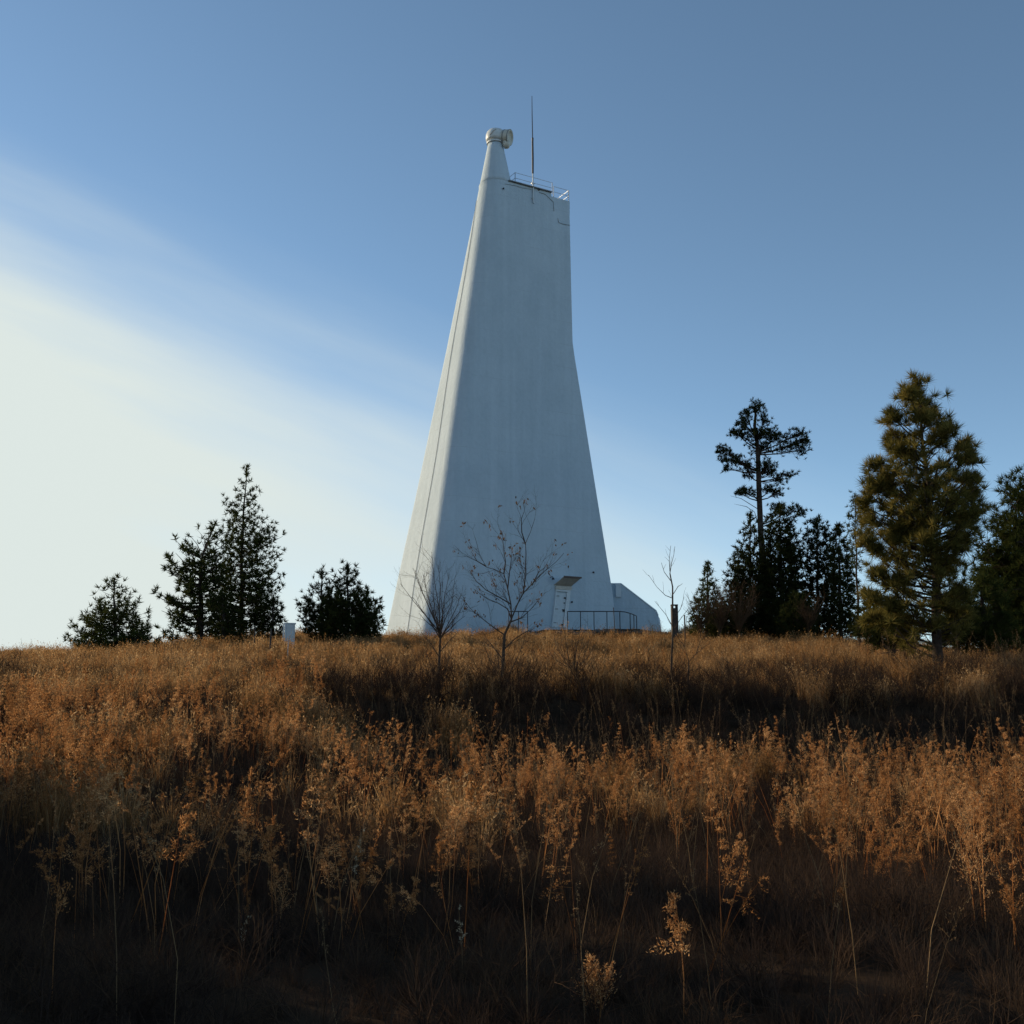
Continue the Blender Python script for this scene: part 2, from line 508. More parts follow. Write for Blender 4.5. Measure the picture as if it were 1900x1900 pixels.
# roof railing: posts and rails, each on its own
zr = z_roof
def rail_set(p0, p1, h0=.0, hgt_=.95, posts=2):
    for i in range(posts):
        p = p0 + (p1 - p0) * i / (posts - 1)
        MB().tube([p + Vector((0, 0, h0)), p + Vector((0, 0, hgt_))], .028, 6).build('railing_post', M['greymetal'], tower)
    for hh in (hgt_, hgt_ * .52):
        MB().tube([p0 + Vector((0, 0, hh)), p1 + Vector((0, 0, hh))], .020, 6).build('rail', M['greymetal'], tower)
A, B, C, D = section(zr)
def along(px, z):
    return B + u * hit_x(B, u, px, z)
r0 = along(957, zr) + w * .1; r1 = along(1026, zr) + w * .1
A2, B2, C2, D2 = section(zroof2)
r2 = along(1028.5, zr) + w * .1 - Vector((0, 0, .28)); r3 = along(1056.5, zr) + w * .1 - Vector((0, 0, .28))
rail_set(r0, r1); rail_set(r2, r3)
back = w * ((A - B).length - .3)
rail_set(r3, r3 + back); rail_set(r0, r0 + back)
rail_set(r0 + back, r3 + back + Vector((0, 0, .28)), 0, .95, 3)
# antenna mast
ma = along(990, zr) - w * .12
ma_b = at(990, 377, ma.y); ma_m = at(988.6, 322, ma.y); 
MB().tube([ma_b, ma_m], [.055, .05], 8).build('mast_base', M['white'], tower)
MB().tube([ma_m, at(988.6, 295, ma.y), at(988.2, 262, ma.y), at(988.2, 256, ma.y)], [.075, .08, .072, .085], 8).build('antenna_tube', M['darkmetal'], tower)
MB().tube([at(988.2, 256, ma.y), at(987.3, 215, ma.y), at(987, 178, ma.y)], [.04, .035, .022], 7).build('antenna_whip', M['darkmetal'], tower)
for py in (340, 368):
    p = at(989.5, py, ma.y)
    MB().box(p + w * .08, u * .12, w * .09, (0, 0, .035)).build('mast_bracket', M['greymetal'], tower)

def face_pt(px, py, off=.03):
    """point on the wide face seen at (px, py)"""
    d = ray(px, py)
    lo, hi = 60.0, 100.0
    for _ in range(40):
        Y = (lo + hi) / 2
        p = EYE + d * (Y / d.y)
        _, Bz, Cz, _ = section(p.z)
        # signed distance along -w of the face line
        if (p - Bz).dot(w) < -off: lo = Y
        else: hi = Y
    return p
def side_pt(px, py, off=.03):
    d = ray(px, py)
    lo, hi = 60.0, 100.0
    for _ in range(40):
        Y = (lo + hi) / 2
        p = EYE + d * (Y / d.y)
        _, Bz, _, _ = section(p.z)
        if (p - Bz).dot(u) < -off: lo = Y
        else: hi = Y
    return p
MB().tube([side_pt(884 - (py - 372) * (130.0 / 806) + 1.2 * math.sin(py / 60), py, .035) for py in range(372, 1185, 28)], .018, 5).build('lightning_cable', M['cable'], tower)
MB().tube([face_pt(*p) for p in [(1001, 357), (1011, 360), (1020, 368), (1027, 375), (1028, 392)]], .017, 5).build('conduit', M['cable'], tower)
MB().tube([face_pt(*p) for p in [(1035, 405), (1037, 413), (1046, 416), (1058, 418)]], .018, 5).build('conduit', M['cable'], tower)
MB().tube([face_pt(*p) for p in [(937, 341), (955, 344), (968, 348), (985, 351)]], .018, 5).build('conduit', M['crackline'], tower)
for x, y in [(1101, 1062), (1061, 1117), (934, 290 + 60), (1000, 352)]:
    p = face_pt(x, y, .05)
    lathe(MB(), p, -w, [(0, .07), (.06, .07), (.08, .03)], 8).build('vent_cap', M['darkmetal'], tower)

# door with frame, hinges and handle, and the tilted canopy
def fq(px, py): return face_pt(px, py, .0)
dl = fq(1031, 1100); dr = fq(1051, 1100); zt = dl.z; zb = at(1040, 1164, dl.y).z
n_ = -w
cen = (dl + dr) / 2; half = (dr - dl).length / 2
lean = (section(zb)[1] - section(zt)[1])            # the wall leans, the door follows it
def dpt(s_, t, off):   # s in [-1,1] across, t in [0,1] up
    z = zb + (zt - zb) * t
    Bz = section(z)[1]
    q = Bz + u * (cen - section(cen.z)[1]).dot(u) + u * half * s_ - w * off
    return q + u * 0
def dbox(name, s0, s1, t0, t1, o0, o1, mat, par=tower):
    c = [dpt(s0, t0, o0), dpt(s1, t0, o0), dpt(s1, t1, o0), dpt(s0, t1, o0)]
    d = [dpt(s0, t0, o1), dpt(s1, t0, o1), dpt(s1, t1, o1), dpt(s0, t1, o1)]
    return MB().add(c + d, [(3, 2, 1, 0), (4, 5, 6, 7), (0, 1, 5, 4), (1, 2, 6, 5), (2, 3, 7, 6), (3, 0, 4, 7)]).build(name, mat, par)
door = dbox('door', -.92, .92, 0, 1, -.02, .06, M['door'])
for nm, args in (('door_frame', (-1.12, -.94, 0, 1.04)), ('door_frame', (.94, 1.6, 0, 1.04)), ('door_frame', (-1.12, 1.6, 1.042, 1.10))):
    dbox(nm, args[0], args[1], args[2], args[3], -.02, .13, M['white'])
dbox('door_header', -1.25, 1.7, 1.102, 1.20, -.02, .16, M['canopy'])
for t in (.90, .52, .12):
    q = dbox('hinge', -.90, -.35, t, t + .022, .062, .085, M['cable']); q.parent = door; q.matrix_parent_inverse.identity()
    q = dbox('latch', .55, .88, t - .06, t - .015, .062, .12, M['darkmetal']); q.parent = door
q = dbox('latch', .45, .85, .50, .53, .062, .11, M['darkmetal']); q.parent = door
q = dbox('latch', .62, .80, .70, .73, .062, .11, M['darkmetal']); q.parent = door
c0 = dpt(-1.5, 1.21, .0); c1 = dpt(1.75, 1.21, .0)
cu = Vector((0, 0, .62)) ; out = -w * 1.05
e0 = dpt(-1.1, 1.42, 0) + out * .95 + Vector((0, 0, .02)); e1_ = dpt(2.1, 1.42, 0) + out * .95 + Vector((0, 0, .02))
th = Vector((0, 0, .05))
MB().add([c0, c1, e1_, e0, c0 + th, c1 + th, e1_ + th, e0 + th], [(0, 1, 2, 3), (7, 6, 5, 4), (0, 4, 5, 1), (1, 5, 6, 2), (2, 6, 7, 3), (3, 7, 4, 0)]).build('door_canopy', M['canopy'], tower)
MB().box((e0 + e1_) / 2 + th * .5 - w * .035, (e1_ - e0) / 2 * 1.02, w * .03, (0, 0, .06)).build('canopy_fascia', M['canopytop'], tower)
lp = face_pt(1021, 1071, .0)
MB().tube([lp, lp - w * .35, lp - w * .40 + Vector((0, 0, -.08))], .03, 6).build('lamp_arm', M['darkmetal'], tower)
lathe(MB(), lp - w * .40 + Vector((0, 0, -.08)), (0, 0, -1), [(0, .04), (.04, .09), (.14, .11)], 10).build('lamp_shade', M['darkmetal'], tower)

# low wedge-shaped wing beside the tower
Yw = 85.6
wp = [at(1126, 1175, Yw), at(1126, 1084, Yw), at(1152, 1084, Yw), at(1184, 1108.5, Yw), at(1217, 1134, Yw), at(1221, 1143, Yw), at(1226, 1180, Yw)]
wing = thing('wing_wall', 'low white wedge-shaped concrete wing sloping down from the right foot of the tower', 'wall', (wp[0].x, wp[0].y, H(wp[0].x, wp[0].y)))
MB().prism(list(reversed(wp)), Vector((.6, 3.4, 0))).build('wall', M['conc'], wing)
cp = [Vector(p) for p in wp[1:6]]
MB().tube([p + Vector((0, .02, .03)) for p in cp], .07, 5).build('coping', M['white'], wing)
MB().box((at(1147, 1096, Yw) - Vector((0, .10, 0))), (.20, 0, 0), (0, .09, 0), (0, 0, .5)).build('pier', M['white'], wing)  # white block standing in for sunlight on the wing's left end

# stone-edged terrace hump and hand railing before the door
def railing(name, label, pts, posts, h=1.0, group=None):
    base = Vector(pts[0]); base.z = H(base.x, base.y)
    t = thing(name, label, 'railing', base, group)
    for i, px in enumerate(pts):
        if i in posts:
            g0 = H(px.x, px.y) - .1
            MB().tube([(px.x, px.y, g0), (px.x, px.y, px.z)], .03, 6).build('railing_post', M['darkmetal'], t)
    MB().tube(pts, .033, 6).build('top_rail', M['darkmetal'], t)
    return t
Yr = 73.5
rp = [at(x, 1134.5, Yr) for x in (1053, 1077, 1102, 1126, 1150)] + [at(1160, 1135.5, Yr + .6), at(1169, 1138, Yr + 1.6), at(1176, 1140.5, Yr + 2.8), at(1181, 1143, Yr + 4.2)]
railing('hand_railing', 'long dark pipe railing on the mound right of the tower door', rp, {0, 1, 2, 3, 4, 6, 7, 8})
rp2 = [at(962, 1134, Yr - .5), at(979, 1134, Yr), at(984, 1150, Yr)]
railing('hand_railing', 'short dark pipe railing on the mound left of the tower door', [at(944, 1135, Yr), at(962, 1134.5, Yr), at(979, 1134.5, Yr)], {0, 1, 2})
# ground tops out under the tower: loose stones along the terrace edge
st = thing('terrace_edge', 'low dark rubble edging of the terrace before the tower door', 'stone edging', (2, 72.8, H(2, 72.8)))
rr = random.Random(4)
for i in range(56):
    x = .3 + i * .205; y = 71.9 + .3 * math.sin(i * .5) + rr.uniform(-.2, .2)
    s_ = rr.uniform(.15, .27)
    vv = []
    for k in range(10):
        a = k * 2.399; zz = 1 - 2 * (k + .5) / 10; r_ = math.sqrt(1 - zz * zz)
        vv.append(Vector((r_ * math.cos(a) * 1.4, r_ * math.sin(a), zz * .8)) * s_ * rr.uniform(.8, 1.2))
    import bmesh
    bm = bmesh.new()
    for q in vv: bm.verts.new(q)
    bmesh.ops.convex_hull(bm, input=bm.verts[:])
    me = bpy.data.meshes.new('stone'); bm.to_mesh(me); bm.free(); me.materials.append(M['stone'])
    o = bpy.data.objects.new('stone', me); COL.objects.link(o); o.parent = st
    o.location = Vector((x, y, H(x, y) + .12)) - Vector(st.location)
    o.rotation_euler = (rr.uniform(0, 1), 0, rr.uniform(0, 6))

# ------------------------------------------------------------------ small things
def post(name, label, cat, px, py0, Y, wpx, mat, group=None, notch=False, lean=(0, 0), n=6):
    p = at(px, py0, Y); g0 = H(p.x, p.y)
    r_ = wpx / 2 * Y / F
    t = thing(name, label, cat, (p.x, p.y, g0), group)
    if notch:
        h = p.z - g0
        MB().box((p.x, p.y, g0 + h / 2 - .25), (r_, 0, 0), (0, r_, 0), (0, 0, h / 2 + .05)).build('post', mat, t, bevel=.012)
        for s_ in (-1, 1):
            MB().box((p.x + s_ * r_ * .68, p.y, p.z - .12), (r_ * .3, 0, 0), (0, r_ * .95, 0), (0, 0, .08)).build('notch_side', mat, t)
        MB().box((p.x, p.y, p.z - .025), (r_ * 1.05, 0, 0), (0, r_, 0), (0, 0, .03)).build('cap', mat, t)
    else:
        MB().tube([(p.x, p.y, g0 - .2), (p.x + lean[0] * .5, p.y, (g0 + p.z) / 2), (p.x + lean[0], p.y + lean[1], p.z)], [r_, r_, r_ * .9], n).build('post', mat, t)
        MB().tube([(p.x + lean[0], p.y + lean[1], p.z - .004), (p.x + lean[0], p.y + lean[1], p.z + .03)], [r_ * 1.25, r_ * .8], n).build('post_cap', mat, t)
    return t
post('wooden_post', 'thick dark wooden post with notched top on the skyline right of the tower', 'post', 1251, 1122, 62, 12, M['oldwood'], notch=True)
post('fence_post', 'thin dark stake on the skyline between the thick wooden post and the pines', 'post', 1270, 1142, 60, 2.6, M['oldwood'])
post('fence_post', 'taller thin rusty fence post in front of the tall pointed conifer', 'post', 473, 1163, 52, 3.0, M['oldwood'])
post('fence_post', 'dark fence post just left of the white cabinet', 'post', 502, 1167, 51, 3.6, M['oldwood'], lean=(.03, 0))
post('fence_post', 'thin pale fence stake standing below the white cabinet', 'post', 535, 1182, 47, 1.6, M['greymetal'])
post('fence_post', 'short pale leaning stake in grass right of the white cabinet', 'post', 561, 1221, 42, 1.8, M['cabinet'], lean=(.16, 0))
post('fence_post', 'slender bent rod rising past the right end of the railing', 'post', 1142, 1128, 66, 1.6, M['oldwood'], lean=(-.12, 0))
# utility cabinet
cb = at(537, 1188, 57); cg = H(cb.x, cb.y); ct = at(537, 1158, 57).z
cab = thing('utility_cabinet', 'small white metal cabinet standing in the grass beside the dark conifers', 'cabinet', (cb.x, cb.y, cg))
hh = (ct - cg) / 2
MB().box((cb.x, cb.y, cg + hh), (.26, .05, 0), (-.04, .2, 0), (0, 0, hh)).build('body', M['cabinet'], cab, bevel=.01)
MB().box((cb.x + .06, cb.y - .215, cg + hh * 1.12), (.18, .03, 0), (0, .012, 0), (0, 0, hh * .82)).build('door', M['cabinet'], cab)
MB().box((cb.x - .30, cb.y - .1, cg + hh), (.03, 0, 0), (0, .03, 0), (0, 0, hh * 1.02)).build('corner_post', M['white'], cab)
MB().box((cb.x - .17, cb.y - .24, cg + hh), (.02, 0, 0), (0, .02, 0), (0, 0, hh * 1.05)).build('corner_post', M['white'], cab)
MB().box((cb.x, cb.y, ct + .025), (.30, .05, 0), (-.05, .24, 0), (0, 0, .025)).build('lid', M['cabinet'], cab)

# ------------------------------------------------------------------ vegetation primitives
def blades(base, dirs, length, width):
    """one thin triangle per needle or leaf"""
    n = len(base)
    rnd = RNG.normal(size=(n, 3))
    side = np.cross(dirs, rnd); side /= np.linalg.norm(side, axis=1, keepdims=True) + 1e-9
    length = np.broadcast_to(np.asarray(length, float).reshape(-1, 1) if np.ndim(length) else length, (n, 1))
    width = np.broadcast_to(np.asarray(width, float).reshape(-1, 1) if np.ndim(width) else width, (n, 1))
    v = np.stack([base - side * width / 2, base + side * width / 2, base + dirs * length], 1).reshape(-1, 3)
    return v
def diamonds(base, dirs, length, width):
    n = len(base)
    rnd = RNG.normal(size=(n, 3))
    side = np.cross(dirs, rnd); side /= np.linalg.norm(side, axis=1, keepdims=True) + 1e-9
    length = np.broadcast_to(np.asarray(length, float).reshape(-1, 1) if np.ndim(length) else length, (n, 1))
    width = np.broadcast_to(np.asarray(width, float).reshape(-1, 1) if np.ndim(width) else width, (n, 1))
    mid = base + dirs * length * .45
    v = np.stack([base, mid - side * width / 2, base + dirs * length, mid + side * width / 2], 1).reshape(-1, 3)
    return v
def unit(a): return a / (np.linalg.norm(a, axis=1, keepdims=True) + 1e-9)
def tufts(centers, outd, nb, length, width, spread=.9):
    c = np.repeat(centers, nb, 0); o = np.repeat(outd, nb, 0)
    d = unit(o * .75 + RNG.normal(size=c.shape) * spread * .75)
    return blades(c + d * length * .05, d, length * RNG.uniform(.75, 1.1, len(c)), width)

# ------------------------------------------------------------------ conifers
def conifer(label, Y, tr_px, rows_px, n_br, tuft=(12, .26, .035), slope=.25, spacing=.28, mat='pine', spreadw=.34, bottom=None,
            trunk_r=.16, group=None, name='pine_tree', seed=1, thick=1.0, gap=0.0, deep=.9, inner=.25, dens=1.55, boughs=(), widen=1.0):
    """tr_px: trunk columns (px, py) from base to tip; rows_px: outline rows (py, left, right)"""
    rg = np.random.default_rng(seed)
    tp = [at(x, y, Y) for x, y in tr_px]
    base = tp[0].copy(); base.z = H(base.x, base.y) - .15
    t = thing(name, label, 'tree', (base.x, base.y, base.z + .15), group)
    tl = [base] + [p for p in tp if p.z > base.z + .3]
    hz = tl[-1].z
    rad = [max(.015, trunk_r * (1 - .93 * (p.z - base.z) / (hz - base.z))) for p in tl]
    # resample trunk
    zz = np.linspace(base.z, hz, 14)
    tx = np.interp(zz, [p.z for p in tl], [p.x for p in tl])
    rr_ = np.interp(zz, [p.z for p in tl], rad)
    MB().tube([(x + .03 * math.sin(i * 1.7), Y, z) for i, (x, z) in enumerate(zip(tx, zz))], list(rr_), 8).build('trunk', M['bark'], t, True)
    rz = np.array([at(950, py, Y).z for py, _, _ in rows_px]); o_ = np.argsort(rz); rz = rz[o_]
    rows_px = [(py, a - (widen - 1) * (b - a) / 2, b + (widen - 1) * (b - a) / 2) for py, a, b in rows_px]
    rl = np.array([at(a, py, Y).x for py, a, _ in rows_px])[o_]; rrr = np.array([at(b, py, Y).x for py, _, b in rows_px])[o_]
    zlo, zhi = rz[0], rz[-1]
    n_br = int(n_br * dens); tuft = (int(tuft[0] * 1.35), tuft[1] * 1.12, tuft[2] * 1.15)
    br = MB(); C_, D_ = [], []
    # area weighted sampling of branch tips
    wts = np.maximum(.8, (np.interp(np.linspace(zlo, zhi, 60), rz, rrr - rl)))
    cdf = np.cumsum(wts) / wts.sum()
    us = (np.arange(n_br) + rg.uniform(0, 1, n_br)) / n_br
    tz = np.interp(us, cdf, np.linspace(zlo, zhi, 60))
    for k, z in enumerate(tz):
        phi = k * 2.399 + rg.uniform(-.4, .4)
        cx = float(np.interp(z, zz, tx))
        Lr = max(.12, cx - float(np.interp(z, rz, rl))); Rr = max(.12, float(np.interp(z, rz, rrr)) - cx)
        c, s_ = math.cos(phi), math.sin(phi)
        side = Rr if c > 0 else Lr
        mean = (Rr + Lr) / 2 * deep
        rr0 = 1 / math.sqrt((c / side) ** 2 + (s_ / mean) ** 2)
        reach = rr0 * (rg.uniform(.82, 1.0) if rg.uniform() > inner else rg.uniform(.45, .8))
        top_f = (z - zlo) / (zhi - zlo + 1e-6)
        sl_ = slope + .6 * top_f ** 3
        zroot = max(base.z + .5, z - sl_ * reach)
        p0 = Vector((float(np.interp(zroot, zz, tx)), Y, zroot)); p3 = Vector((cx + c * reach, Y + s_ * reach, z))
        sag = -.12 * reach
        P = [p0.lerp(p3, q) + Vector((0, 0, sag * math.sin(math.pi * q))) + Vector(rg.normal(size=3)) * .03 * reach * (q > 0) * (q < 1) for q in (0, .33, .66, 1)]
        rb = max(.008, .018 * reach + .006) * thick
        br.tube(P, [rb, rb * .7, rb * .45, rb * .2], 4, False)
        dvec = (p3 - p0).normalized()
        lat = dvec.cross(Vector((0, 0, 1))).normalized()
        ns = max(2, int(reach / spacing))
        for j in range(ns):
            q = 1 - (j / ns) * (.72 if reach > .5 else .9)
            if rg.uniform() < gap: continue
            pc = P[0].lerp(P[3], q) + Vector((0, 0, sag * math.sin(math.pi * q)))
            wdt = spreadw * reach * math.sin(math.pi * min(1, (1.08 - q) * 1.1)) + .05
            m_ = 1 + int(wdt / spacing * 1.5)
            for h_ in range(m_):
                off = rg.uniform(-1, 1) * wdt
                ctr = pc + lat * off + Vector((0, 0, rg.normal() * .10 * tuft[1] * 4 + .05))
                if abs(off) > spacing * .8:
                    br.tube([pc - dvec * abs(off) * .5, ctr], [rb * .35, rb * .15], 3, False)
                C_.append(ctr); D_.append(dvec * .55 + lat * (1 if off > 0 else -1) * .35 * min(1, abs(off) / .3) + Vector((0, 0, .55)))
    for (ex, ey, hw, nt_) in boughs:          # heavy separate boughs
        e = at(ex, ey, Y); m = Y / F
        cx = float(np.interp(e.z - .5, zz, tx)); dx = abs(e.x - cx)
        e.y += rg.uniform(-1, .6) * max(.2, 1.3 - dx * .5)
        s0 = Vector((cx, Y, max(base.z + .4, e.z - .35 * dx - .25)))
        br.tube([s0, s0.lerp(e, .55) + Vector((0, 0, -.1)), e], [.035, .025, .01], 5, False)
        for _ in range(nt_):
            a_, b_, c_ = rg.normal(size=3) * .5
            C_.append(e + Vector((a_ * hw * m, b_ * hw * m, c_ * hw * m * .8))); D_.append((e - s0).normalized() * .5 + Vector((0, 0, .7)))
    # leader tufts
    for q in np.linspace(.0, 1, 6):
        C_.append(Vector((float(np.interp(zhi - q * .5, zz, tx)), Y, min(hz, zhi) - q * .5))); D_.append(Vector((0, 0, 1)))
    C_ = np.array([tuple(p) for p in C_]); D_ = unit(np.array([tuple(p) for p in D_]))
    br.build('branches', M['bark'], t)
    vv = tufts(C_, D_, tuft[0], tuft[1], tuft[2])
    o = mesh_obj('crown', vv, np.arange(len(vv)).reshape(-1, 3), M[mat], t)
    return t

GR = 'conifers standing behind the hill crest'
# left of the tower
conifer('small spreading pine with tiered branches, leftmost of the trees', 58, [(215, 1205), (212, 1120), (212, 1074)],
        [(1072, 196, 230), (1090, 188, 238), (1108, 176, 252), (1128, 160, 275), (1150, 152, 288), (1165, 136, 292), (1180, 150, 296), (1192, 120, 302), (1205, 124, 290)],
        70, (9, .27, .05), .12, .30, seed=3, widen=1.06, group=GR, deep=.75, gap=.25)
conifer('broad pine with a rounded crown left of the tall pointed conifer', 62, [(372, 1195), (373, 1040), (392, 985), (400, 972)],
        [(970, 388, 412), (985, 345, 425), (1005, 322, 430), (1022, 318, 428), (1045, 284, 425), (1062, 290, 420), (1082, 284, 425), (1100, 284, 430), (1120, 306, 425), (1145, 292, 420), (1180, 296, 405)],
        78, (11, .30, .055), .22, .32, seed=5, widen=1.08, group=GR, deep=.7, trunk_r=.22, gap=.34, dens=1.45, thick=1.5)
conifer('tallest conifer of the left group, pointed and airy with its trunk showing', 64, [(448, 1195), (449, 1000), (458, 868)],
        [(867, 455, 461), (885, 446, 470), (903, 438, 478), (918, 414, 482), (930, 416, 486), (948, 414, 500), (965, 418, 512), (985, 414, 526), (1005, 416, 527), (1035, 404, 531), (1062, 402, 528), (1085, 392, 534), (1110, 388, 530), (1145, 388, 522), (1180, 396, 512)],
        170, (9, .25, .05), .30, .30, seed=8, group=GR, deep=.7, trunk_r=.17, gap=.15, name='spruce_tree', spreadw=.25)
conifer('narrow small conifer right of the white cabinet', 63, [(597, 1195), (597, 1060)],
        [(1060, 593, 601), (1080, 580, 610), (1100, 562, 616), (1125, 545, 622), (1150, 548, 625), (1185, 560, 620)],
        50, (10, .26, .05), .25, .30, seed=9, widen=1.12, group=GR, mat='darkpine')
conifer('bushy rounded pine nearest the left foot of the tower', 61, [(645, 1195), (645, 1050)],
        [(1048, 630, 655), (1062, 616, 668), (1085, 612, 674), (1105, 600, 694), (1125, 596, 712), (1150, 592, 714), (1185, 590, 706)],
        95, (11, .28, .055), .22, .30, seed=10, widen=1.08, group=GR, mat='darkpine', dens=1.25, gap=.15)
conifer('low scrubby pine at the foot of the tall pointed conifer', 60, [(415, 1195), (413, 1105)],
        [(1105, 404, 424), (1130, 385, 440), (1160, 378, 452), (1190, 380, 455)], 34, (10, .26, .05), .2, .3, seed=13, group=GR, mat='darkpine')

conifer('low dark conifer between the tall pointed conifer and the white cabinet', 63, [(505, 1195), (507, 1110)],
        [(1108, 498, 516), (1130, 482, 528), (1160, 476, 528), (1190, 480, 524)], 30, (10, .26, .05), .2, .3, seed=14, group=GR, mat='darkpine')

# right of the tower, behind the crest
GR2 = 'conifers behind the crest right of the tower'
conifer('small spire-topped conifer, leftmost of the right group', 66, [(1313, 1180), (1313, 1046)],
        [(1045, 1311, 1315), (1065, 1304, 1324), (1085, 1300, 1330), (1110, 1292, 1338), (1140, 1284, 1342), (1170, 1280, 1346)],
        60, (9, .24, .045), .3, .28, seed=21, widen=1.18, dens=2.1, group=GR2, mat='pine')
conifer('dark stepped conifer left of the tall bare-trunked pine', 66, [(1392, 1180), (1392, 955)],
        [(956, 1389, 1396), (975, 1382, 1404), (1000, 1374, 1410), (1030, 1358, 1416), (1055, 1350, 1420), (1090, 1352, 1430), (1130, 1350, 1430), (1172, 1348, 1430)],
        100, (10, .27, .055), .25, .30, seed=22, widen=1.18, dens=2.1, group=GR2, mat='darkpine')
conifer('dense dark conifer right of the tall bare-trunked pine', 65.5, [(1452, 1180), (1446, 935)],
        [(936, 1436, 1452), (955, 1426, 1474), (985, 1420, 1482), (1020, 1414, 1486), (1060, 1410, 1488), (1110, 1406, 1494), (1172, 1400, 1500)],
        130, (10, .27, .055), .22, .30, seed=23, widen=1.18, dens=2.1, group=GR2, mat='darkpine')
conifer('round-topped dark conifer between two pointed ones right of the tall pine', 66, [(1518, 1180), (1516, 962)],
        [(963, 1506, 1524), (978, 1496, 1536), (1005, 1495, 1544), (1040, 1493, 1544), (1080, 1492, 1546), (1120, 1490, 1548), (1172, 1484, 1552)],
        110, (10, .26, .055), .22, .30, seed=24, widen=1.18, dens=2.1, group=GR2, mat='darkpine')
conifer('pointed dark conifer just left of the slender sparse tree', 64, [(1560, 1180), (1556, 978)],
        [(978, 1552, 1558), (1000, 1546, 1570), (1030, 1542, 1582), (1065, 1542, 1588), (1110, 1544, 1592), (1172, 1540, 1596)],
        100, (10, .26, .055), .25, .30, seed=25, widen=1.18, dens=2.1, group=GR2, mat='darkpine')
conifer('slender sparse tree with a thin trunk left of the big pine', 56, [(1594, 1185), (1590, 1080), (1586, 918)],
        [(918, 1580, 1592), (945, 1568, 1602), (975, 1566, 1606), (1010, 1570, 1606), (1045, 1578, 1602), (1060, 1586, 1598)],
        48, (8, .20, .035), .3, .24, seed=26, group=GR2, gap=.2, trunk_r=.09)
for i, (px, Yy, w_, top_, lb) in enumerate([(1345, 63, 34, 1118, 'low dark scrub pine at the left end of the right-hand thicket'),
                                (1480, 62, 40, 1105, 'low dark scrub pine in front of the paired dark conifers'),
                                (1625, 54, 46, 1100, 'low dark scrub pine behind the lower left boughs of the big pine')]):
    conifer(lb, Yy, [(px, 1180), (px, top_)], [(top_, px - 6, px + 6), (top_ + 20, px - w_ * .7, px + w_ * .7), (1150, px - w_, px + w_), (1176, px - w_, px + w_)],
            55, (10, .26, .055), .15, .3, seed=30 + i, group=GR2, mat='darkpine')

# tall pine with foliage held in separate shelves
def shelf_pine():
    Y = 69.5
    tpx = [(1427, 1178), (1422, 1100), (1412, 1000), (1408, 900), (1406, 830), (1400, 790), (1402, 760)]
    tp = [at(x, y, Y) for x, y in tpx]
    base = tp[0].copy(); base.z = H(base.x, base.y) - .15
    t = thing('pine_tree', 'tall dark pine with a long bare trunk and foliage in separate shelves', 'tree', (base.x, base.y, base.z + .15))
    tl = [base] + tp[1:]
    MB().tube(tl, [.25, .22, .19, .17, .14, .10, .04], 8).build('trunk', M['bark'], t, True)
    # boughs: (start row, end px, end row, half width px, thickness px, tufts)
    bo = [(800, 1403, 757, 14, 12, 34), (815, 1386, 768, 12, 10, 26), (818, 1420, 776, 10, 10, 24), (812, 1376, 790, 12, 10, 26), (815, 1432, 800, 14, 9, 26),
          (835, 1362, 800, 10, 8, 18), (830, 1372, 812, 12, 9, 22), (836, 1398, 812, 26, 14, 70), (838, 1440, 812, 20, 10, 36), (840, 1472, 812, 18, 10, 36), (842, 1492, 818, 12, 9, 26), (844, 1486, 838, 14, 8, 24),
          (845, 1420, 828, 24, 12, 46), (842, 1458, 832, 22, 9, 34),
          (872, 1340, 838, 12, 8, 26), (874, 1356, 842, 16, 10, 34), (876, 1362, 860, 14, 10, 26), (878, 1349, 868, 8, 6, 12), (880, 1386, 864, 14, 8, 22),
          (884, 1420, 868, 20, 10, 40), (888, 1436, 874, 16, 9, 30), (894, 1466, 878, 12, 6, 16), (894, 1450, 886, 14, 7, 18), (894, 1394, 878, 12, 8, 20),
          (925, 1378, 912, 12, 6, 18), (930, 1368, 920, 9, 5, 12), (930, 1390, 918, 10, 6, 12), (925, 1428, 908, 16, 7, 26), (928, 1438, 918, 10, 7, 16),
          (975, 1440, 945, 16, 8, 26), (975, 1465, 948, 16, 7, 26), (978, 1482, 955, 9, 6, 14)]
    br = MB(); C_, D_ = [], []
    for (r0, ex, er, hw, thk, nt_) in bo:
        s0 = at(float(np.interp(r0, [p[1] for p in reversed(tpx)], [p[0] for p in reversed(tpx)])), r0, Y)
        dy = random.uniform(-1.1, 1.1)
        e = at(ex, er, Y); e.y += dy
        br.tube([s0, s0.lerp(e, .5) + Vector((0, 0, -.08)), e], [.05, .035, .012], 5, False)
        m = Y / F
        for _ in range(int(nt_ * 1.7)):
            a, b, c = RNG.normal(size=3) * .55
            c_ = e + Vector((a * hw * m, b * hw * m * 1.4, c * thk * m))
            C_.append(c_); D_.append((c_ - s0).normalized() * .5 + Vector((0, 0, .8)))
            if random.random() < .5: br.tube([s0.lerp(e, random.uniform(.5, .9)), c_], [.012, .006], 3, False)
    for pl in ([(1408, 1000), (1398, 988), (1385, 975), (1378, 972)], [(1408, 975), (1400, 950), (1385, 940), (1362, 935)], [(1407, 945), (1375, 925), (1355, 920)]):
        br.tube([at(x, y, Y) for x, y in pl], [.03] + [.02] * (len(pl) - 2) + [.006], 4, False)
    C_ = np.array([tuple(p) for p in C_]); D_ = unit(np.array([tuple(p) for p in D_]))
    br.build('branches', M['bark'], t)
    vv = tufts(C_, D_, 13, .24, .045)
    mesh_obj('crown', vv, np.arange(len(vv)).reshape(-1, 3), M['darkpine'], t)
shelf_pine()

